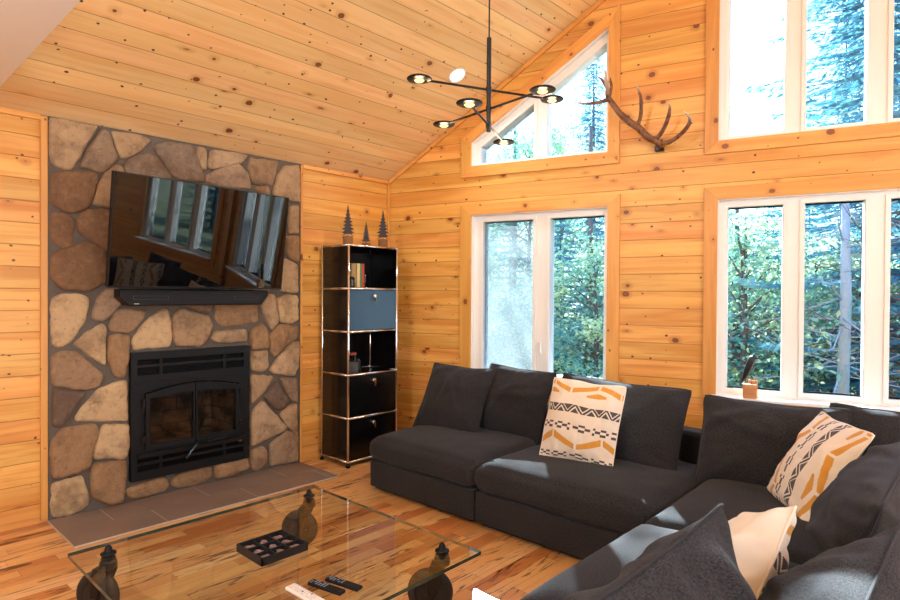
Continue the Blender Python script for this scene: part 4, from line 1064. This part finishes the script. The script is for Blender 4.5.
horn([(505, 488, .05), (490, 462, .08), (440, 435, .10), (395, 392, .12), (345, 358, .13), (292, 308, .15), (258, 262, .17), (240, 232, .19), (236, 195, .20), (228, 140, .21), (224, 85, .21)], [.020, .024, .026, .026, .025, .022, .021, .020, .016, .011, .002], 'main_beam', an)
horn([(258, 255, .17), (235, 250, .2), (190, 262, .24), (130, 268, .27), (60, 260, .30)], [.015, .014, .012, .009, .002], 'tine', an)
horn([(240, 205, .19), (222, 165, .2), (205, 145, .21), (182, 130, .22)], [.013, .011, .008, .002], 'tine', an)
horn([(250, 225, .19), (257, 180, .18), (252, 150, .17), (246, 132, .17)], [.012, .011, .007, .002], 'tine', an)
horn([(385, 380, .12), (402, 335, .16), (406, 270, .2), (398, 215, .23), (382, 172, .24)], [.016, .014, .013, .010, .002], 'tine', an)
horn([(482, 445, .09), (515, 400, .14), (540, 340, .19), (549, 290, .22), (537, 262, .23)], [.016, .015, .014, .010, .002], 'tine', an)
horn([(500, 468, .07), (550, 458, .11), (605, 420, .16), (642, 375, .2), (648, 340, .22), (618, 303, .23)], [.018, .018, .015, .014, .012, .002], 'tine', an)
bm = bm_(); box(bm, -.032, .032, -.045, -.0005, -.022, .022); o = obj('mounting_block', bm, MT['black'], an, bevel=.004); o.rotation_euler = (0, 0, PHI)
bm = bm_(); lathe(bm, [(.022, 0), (.028, .01), (.024, .03)], Matrix.Translation(AP(505, 492, .03) + ao), 16); obj('burr', bm, MT['horn'], an, smooth=True)

# ------------------------------------------------------------------ bird on the sill
bd = empty('wooden_block_stand', WL(3.055, .6895, .052), (0, 0, PHI)); tag(bd, 'small wooden block stand on the wide window sill', 'block')
MT['blockwood'] = pine('block wood', plank=5., base=(196, 136, 84), light=(216, 160, 108), dark=(170, 108, 66), knots=0., groove=False)
bm = bm_(); box(bm, -.042, .042, -.042, .018, 0, .098, ua=0); obj('front_block', bm, MT['blockwood'], bd, bevel=.002)
bm = bm_(); box(bm, -.01, .05, .019, .031, .0, .122, ua=0); obj('rear_block', bm, MT['blockwood'], bd, bevel=.002)
bt = empty('bird_ornament', WL(3.055, .788, .064), (0, 0, PHI)); tag(bt, 'slender black bird figure standing on the wooden block at the window', 'bird figure')
bm = bm_(); tube(bm, [(-.050, 0, .004), (-.038, 0, .035), (-.018, 0, .09), (.004, 0, .145), (.016, 0, .178), (.028, 0, .19), (.043, 0, .182), (.054, 0, .176)], [.003, .011, .021, .025, .023, .019, .011, .001], 16)
obj('body', bm, simple('satin black painted wood', lin(24, 25, 28), .3), bt, smooth=True)
for s_ in (-.007, .007): bm = bm_(); tube(bm, [(.010, s_, .0), (.008, s_, .075)], .0022, 8); obj('leg', bm, MT['black'], bt)

# ------------------------------------------------------------------ outdoors
GZ = -.55
T = NT('forest floor'); oc = T.n('TexCoord').outputs['Object']; n1 = T.n('TexNoise', {'Vector': oc, 'Scale': 1.5, 'Detail': 8.}).outputs[0]
T.bsdf(Base_Color=T.ramp(n1, [(.3, lin(60, 84, 60)), (.5, lin(128, 132, 84)), (.7, lin(176, 160, 110))]), Roughness=1.); MT['ground'] = T.m
bm = bm_(); box(bm, -60, 60, .0, 90, GZ - .3, GZ, xf=lambda a, b, c: Vector((a, b - 3 if False else b, c)))
# keep the ground clear of the house footprint by starting beyond the walls
for v in bm.verts:
    if v.co.y < 1: v.co.y = -12
g_ = struct('ground', bm, MT['ground'], 'forest floor outside the windows', 'ground')

def leafmat(name, cols, tr=.35):
    T = NT(name); at = T.n('Attribute', attribute_name='tone'); c = T.ramp(T.n('SeparateColor', {0: at.outputs[0]}).outputs[0], cols)
    d = T.n('BsdfDiffuse', {0: c}); t = T.n('BsdfTranslucent', {0: c}); m = T.n('MixShader', {0: tr, 1: d.outputs[0], 2: t.outputs[0]}); T.t.links.new(m.outputs[0], T.out.inputs[0]); return T.m
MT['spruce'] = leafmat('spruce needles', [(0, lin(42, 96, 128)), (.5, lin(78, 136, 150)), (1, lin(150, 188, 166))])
MT['leaf'] = leafmat('broad leaves', [(0, lin(62, 130, 150)), (.5, lin(130, 178, 150)), (1, lin(230, 230, 170))], .5)
MT['bark'] = simple('grey bark', lin(96, 88, 84), .95, noise_amt=.6, nscale=30, bump=.5)
def quadleaf(bm, C_, p, a, b, tone):
    vs = [bm.verts.new(q) for q in (p - a, p + b, p + a, p - b)]; f = bm.faces.new(vs)
    for l in f.loops: l[C_] = (tone, tone, tone, 1)
def spruce_mesh(H, Rb, seed, dens=1.0, z0=.3):
    rn = random.Random(seed); bm = bm_(); C_ = bm.loops.layers.float_color.new('tone'); tb = bm_()
    tube(tb, [(0, 0, -.1), (0, 0, H * .5), (0, 0, H * .98)], [H * .016, H * .009, .004], 8)
    z = z0
    while z < H * .99:
        f = (z - z0) / (H - z0); Lb = Rb * (1 - f) ** .8 * (.8 + .4 * rn.random()) + .08
        nb = max(4, int((9 if f < .8 else 6) * dens))
        for k in range(nb):
            a = 2 * PI * (k + rn.random()) / nb; L_ = Lb * rn.uniform(.65, 1.15); d = Vector((math.cos(a), math.sin(a), 0)); s_ = Vector((-d.y, d.x, 0))
            pts = [Vector((0, 0, z)) + d * L_ * t + Vector((0, 0, -.28 * L_ * t + .22 * L_ * t * t)) for t in (0, .33, .66, 1)]
            if k % 2 == 0: tube(tb, pts, [.014 * (1 - f) + .004, .01 * (1 - f) + .003, .005, .002], 4, cap=False)
            m = max(4, int(L_ / .11))
            for i in range(1, m + 1):
                t = i / m; p = pts[0].lerp(pts[3], t); p.z = z - .28 * L_ * t + .22 * L_ * t * t
                w = .34 * L_ * (1 - t) * .9 + .07
                for sd in (-1, 1):
                    q = p + s_ * sd * w * .5 + Vector((0, 0, -.05 * rn.random())); dr = (s_ * sd + d * .7 + Vector((0, 0, -.15))).normalized()
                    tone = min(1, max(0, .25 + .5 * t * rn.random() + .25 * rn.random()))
                    quadleaf(bm, C_, q, dr * w * .5, Vector((rn.uniform(-1, 1), rn.uniform(-1, 1), .8)).normalized() * .022, tone)
                    for e in range(2):
                        q2 = p + s_ * sd * w * rn.uniform(.2, .9) + d * rn.uniform(-.03, .05); quadleaf(bm, C_, q2 + Vector((0, 0, -.02)), (d + Vector((rn.uniform(-.5, .5), rn.uniform(-.5, .5), rn.uniform(-.9, .1)))).normalized() * .07, (s_ + Vector((0, 0, rn.uniform(-1, 1)))).normalized() * .014, tone)
        z += (.17 + .14 * (1 - f)) * (H / 8) ** .3
    return bm, tb
def broad_mesh(H, Rc, seed, n=6500, zc=.55, ls=.042):
    rn = random.Random(seed); bm = bm_(); C_ = bm.loops.layers.float_color.new('tone'); tb = bm_()
    tube(tb, [(0, 0, -.1), (.05, 0, H * .4), (0, .06, H * .92)], [.03 + H * .008, .02 + H * .005, .006], 7)
    cl = []
    for i in range(26):
        a = rn.uniform(0, 2 * PI); f = rn.random(); zz = H * (zc - .42 + .85 * f * .95); rr_ = Rc * math.sqrt(rn.random()) * math.sqrt(max(.1, 1 - abs(2 * f - .9) ** 2.2 * .9))
        c = Vector((math.cos(a) * rr_, math.sin(a) * rr_, max(.2, zz))); cl.append((c, rn.uniform(.25, .5) * Rc ** .5, rn.random()))
        tube(tb, [(0, 0, max(.1, c.z - .5)), (c.x * .5, c.y * .5, c.z - .15), c], [.018, .011, .004], 4, cap=False)
    for i in range(n):
        c, r_, tn = rn.choice(cl); p = c + Vector((rn.gauss(0, 1), rn.gauss(0, 1), rn.gauss(0, .7))) * r_ * .6
        if p.z < .05: continue
        s = ls * rn.uniform(.6, 1.3); a = Vector((rn.uniform(-1, 1), rn.uniform(-1, 1), rn.uniform(-.6, .6))).normalized(); b = a.cross(Vector((rn.uniform(-1, 1), rn.uniform(-1, 1), rn.uniform(-1, 1)))).normalized()
        quadleaf(bm, C_, p, a * s, b * s * .6, min(1, max(0, tn * .7 + rn.random() * .4)))
    return bm, tb
protos = {}
def tree(name, key, builder, loc, rz, sc, lab, cat, grp, mat):
    if key not in protos:
        r = empty(name); fb, tb = builder()
        obj('foliage', fb, mat, r, recalc=False); obj('trunk', tb, MT['bark'], r, recalc=False, smooth=True); protos[key] = r
    else: r = copy_tree(protos[key])
    r.location = loc; r.rotation_euler = (0, 0, rz); r.scale = (sc,) * 3; tag(r, lab, cat, grp); return r
def at_px(px, dist):  # ground point seen in the photograph's direction, metres from the camera
    a = yaw - math.atan((px - 450) / 593.05); return Vector((CAM.x - math.sin(a) * dist, CAM.y + math.cos(a) * dist, GZ))
SP = {k: (lambda k=k, H=H, Rb=Rb: spruce_mesh(H, Rb, k)) for k, H, Rb in ((1, 9.5, 2.0), (2, 7.5, 1.7), (3, 5.0, 1.3))}
BR = {k: (lambda k=k, H=H, Rc=Rc: broad_mesh(H, Rc, k + 20)) for k, H, Rc in ((1, 5.6, 1.5), (2, 3.2, 1.3), (3, 1.7, 1.0))}
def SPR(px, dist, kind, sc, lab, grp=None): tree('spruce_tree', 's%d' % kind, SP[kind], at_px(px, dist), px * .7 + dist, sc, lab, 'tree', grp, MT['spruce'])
def BRD(px, dist, kind, sc, lab, grp=None, name='birch_tree', cat='tree'): tree(name, 'b%d' % kind, BR[kind], at_px(px, dist), px * .3 + dist, sc, lab, cat, grp, MT['leaf'])
SPR(872, 10.5, 1, 1.25, 'tall spruce filling the middle pane of the upper right window')
SPR(1040, 12.5, 1, 1.15, 'tall spruce beyond the right edge of the upper right window')
SPR(592, 19, 1, 1.02, 'spruce at the right side of the slanted window')
BRD(530, 15, 1, 1.12, 'yellow green leafy tree seen through the slanted window')
BRD(742, 9.5, 2, 1.05, 'pale leafy bush behind the left pane of the wide window', None, 'leafy_bush', 'bush')
BRD(563, 17, 1, 1.25, 'yellow green leafy tree right of centre in the slanted window')
BRD(516, 18, 1, 1.2, 'yellow green leafy tree at the left tip of the slanted window')
# pine added with its crown out of view, keeping sun off the slanted window
def shading_pine_mesh():
    fb, tb = broad_mesh(9.2, 1.9, 77, n=5200, zc=.92, ls=.07)
    for v in list(fb.verts):
        if v.co.z < 7.7: v.co.z = 7.7 + (7.7 - v.co.z) * .25
    return fb, tb
tree('shading_pine', 'pine', shading_pine_mesh, (-5.3, 9.0, GZ), 0, 1.0, 'tall bare-stemmed pine added outside, its unseen crown shading the slanted window', 'tree', None, MT['leaf'])
# bare dead trunks with twigs
def snag_mesh(H, seed):
    rn = random.Random(seed); tb = bm_(); tube(tb, [(0, 0, -.1), (.04, 0, H * .5), (0, .05, H)], [.075, .06, .03], 9)
    for i in range(46):
        z = rn.uniform(.8, H * .95); a = rn.uniform(0, 6.28); L_ = rn.uniform(.4, 1.3); d = Vector((math.cos(a), math.sin(a), rn.uniform(-.3, .5))); p = Vector((0, 0, z)); q = p + d * L_ * .6 + Vector((0, 0, -.1)); r_ = p + d * L_ + Vector((0, 0, -.05 * L_))
        tube(tb, [p, q, r_], [.012, .008, .003], 4, cap=False)
        for k in range(3):
            s = p.lerp(r_, rn.uniform(.3, .9)); tube(tb, [s, s + Vector((rn.uniform(-1, 1), rn.uniform(-1, 1), rn.uniform(-.4, .6))) * .3], [.005, .002], 3, cap=False)
    return tb
MT['pale_bark'] = simple('pale weathered bark', lin(150, 158, 168), .95, noise_amt=.5, nscale=30)
for i, (px, dist, H, lab) in enumerate(((842, 8.6, 3.9, 'bare pale trunk with dead twigs behind the middle pane of the wide window'), (588, 11, 5.0, 'bare trunk behind the right pane of the small window'), (735, 11, 3.6, 'thin bare trunk behind the bird'), (880, 9, 3.9, 'dark bare trunk behind the right mullion of the wide window'))):
    tag(obj('dead_tree', snag_mesh(H, 30 + i), MT['pale_bark'] if i == 0 else MT['bark'], smooth=True, recalc=False, loc=at_px(px, dist)), lab, 'tree')
# the uncountable forest and undergrowth behind
def scatter(name, items, mats, lab, cat):
    bm = bm_()
    for me, mi, loc, rz, sc in items:
        n0 = len(bm.verts); f0 = len(bm.faces); bm.from_mesh(me); bm.verts.ensure_lookup_table(); bm.faces.ensure_lookup_table()
        M_ = Matrix.Translation(loc) @ Matrix.Rotation(rz, 4, 'Z') @ Matrix.Scale(sc, 4); bmesh.ops.transform(bm, matrix=M_, verts=bm.verts[n0:])
        for f in bm.faces[f0:]: f.material_index = mi
    tag(obj(name, bm, mats, recalc=False), lab, cat, kind='stuff')
def pm(key, builder):
    fb, tb = builder(); a, b = bpy.data.meshes.new('src'), bpy.data.meshes.new('src'); fb.to_mesh(a); tb.to_mesh(b); fb.free(); tb.free(); return a, b
rn = random.Random(5); items = []
s2, s3, b2, b3 = pm('a', lambda: spruce_mesh(7.5, 1.7, 2, .7)), pm('b', lambda: spruce_mesh(5, 1.3, 3, .8)), pm('c', BR[2]), pm('d', BR[3])
def add(pr_, mi, loc, sc):
    rz = rn.uniform(0, 6); items.append((pr_[0], mi, loc, rz, sc)); items.append((pr_[1], 2, loc, rz, sc))
for px in range(465, 1010, 34):
    add(s2 if rn.random() < .6 else s3, 0, at_px(px + rn.uniform(-10, 10), rn.uniform(17, 22)), rn.uniform(.7, .9) if px < 790 else rn.uniform(.95, 1.2))
for x, y in ((8.8, 10.8), (12.5, 10), (7.2, 12), (15, 8)): add(s3, 0, Vector((x, y, GZ)), 1.0)
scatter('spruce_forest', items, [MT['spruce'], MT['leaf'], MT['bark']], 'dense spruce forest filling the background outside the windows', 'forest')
items = []
for px in range(480, 980, 36):
    add(b3 if rn.random() < .5 else b2, 1, at_px(px + rn.uniform(-12, 12), rn.uniform(10, 13)), rn.uniform(.8, 1.05) if px < 640 else rn.uniform(.7, .95))
    if px % 3 == 0: add(s3, 0, at_px(px + rn.uniform(-12, 12), rn.uniform(12, 15)), rn.uniform(.6, .8))
scatter('undergrowth', items, [MT['spruce'], MT['leaf'], MT['bark']], 'leafy undergrowth outside below the windows', 'undergrowth')
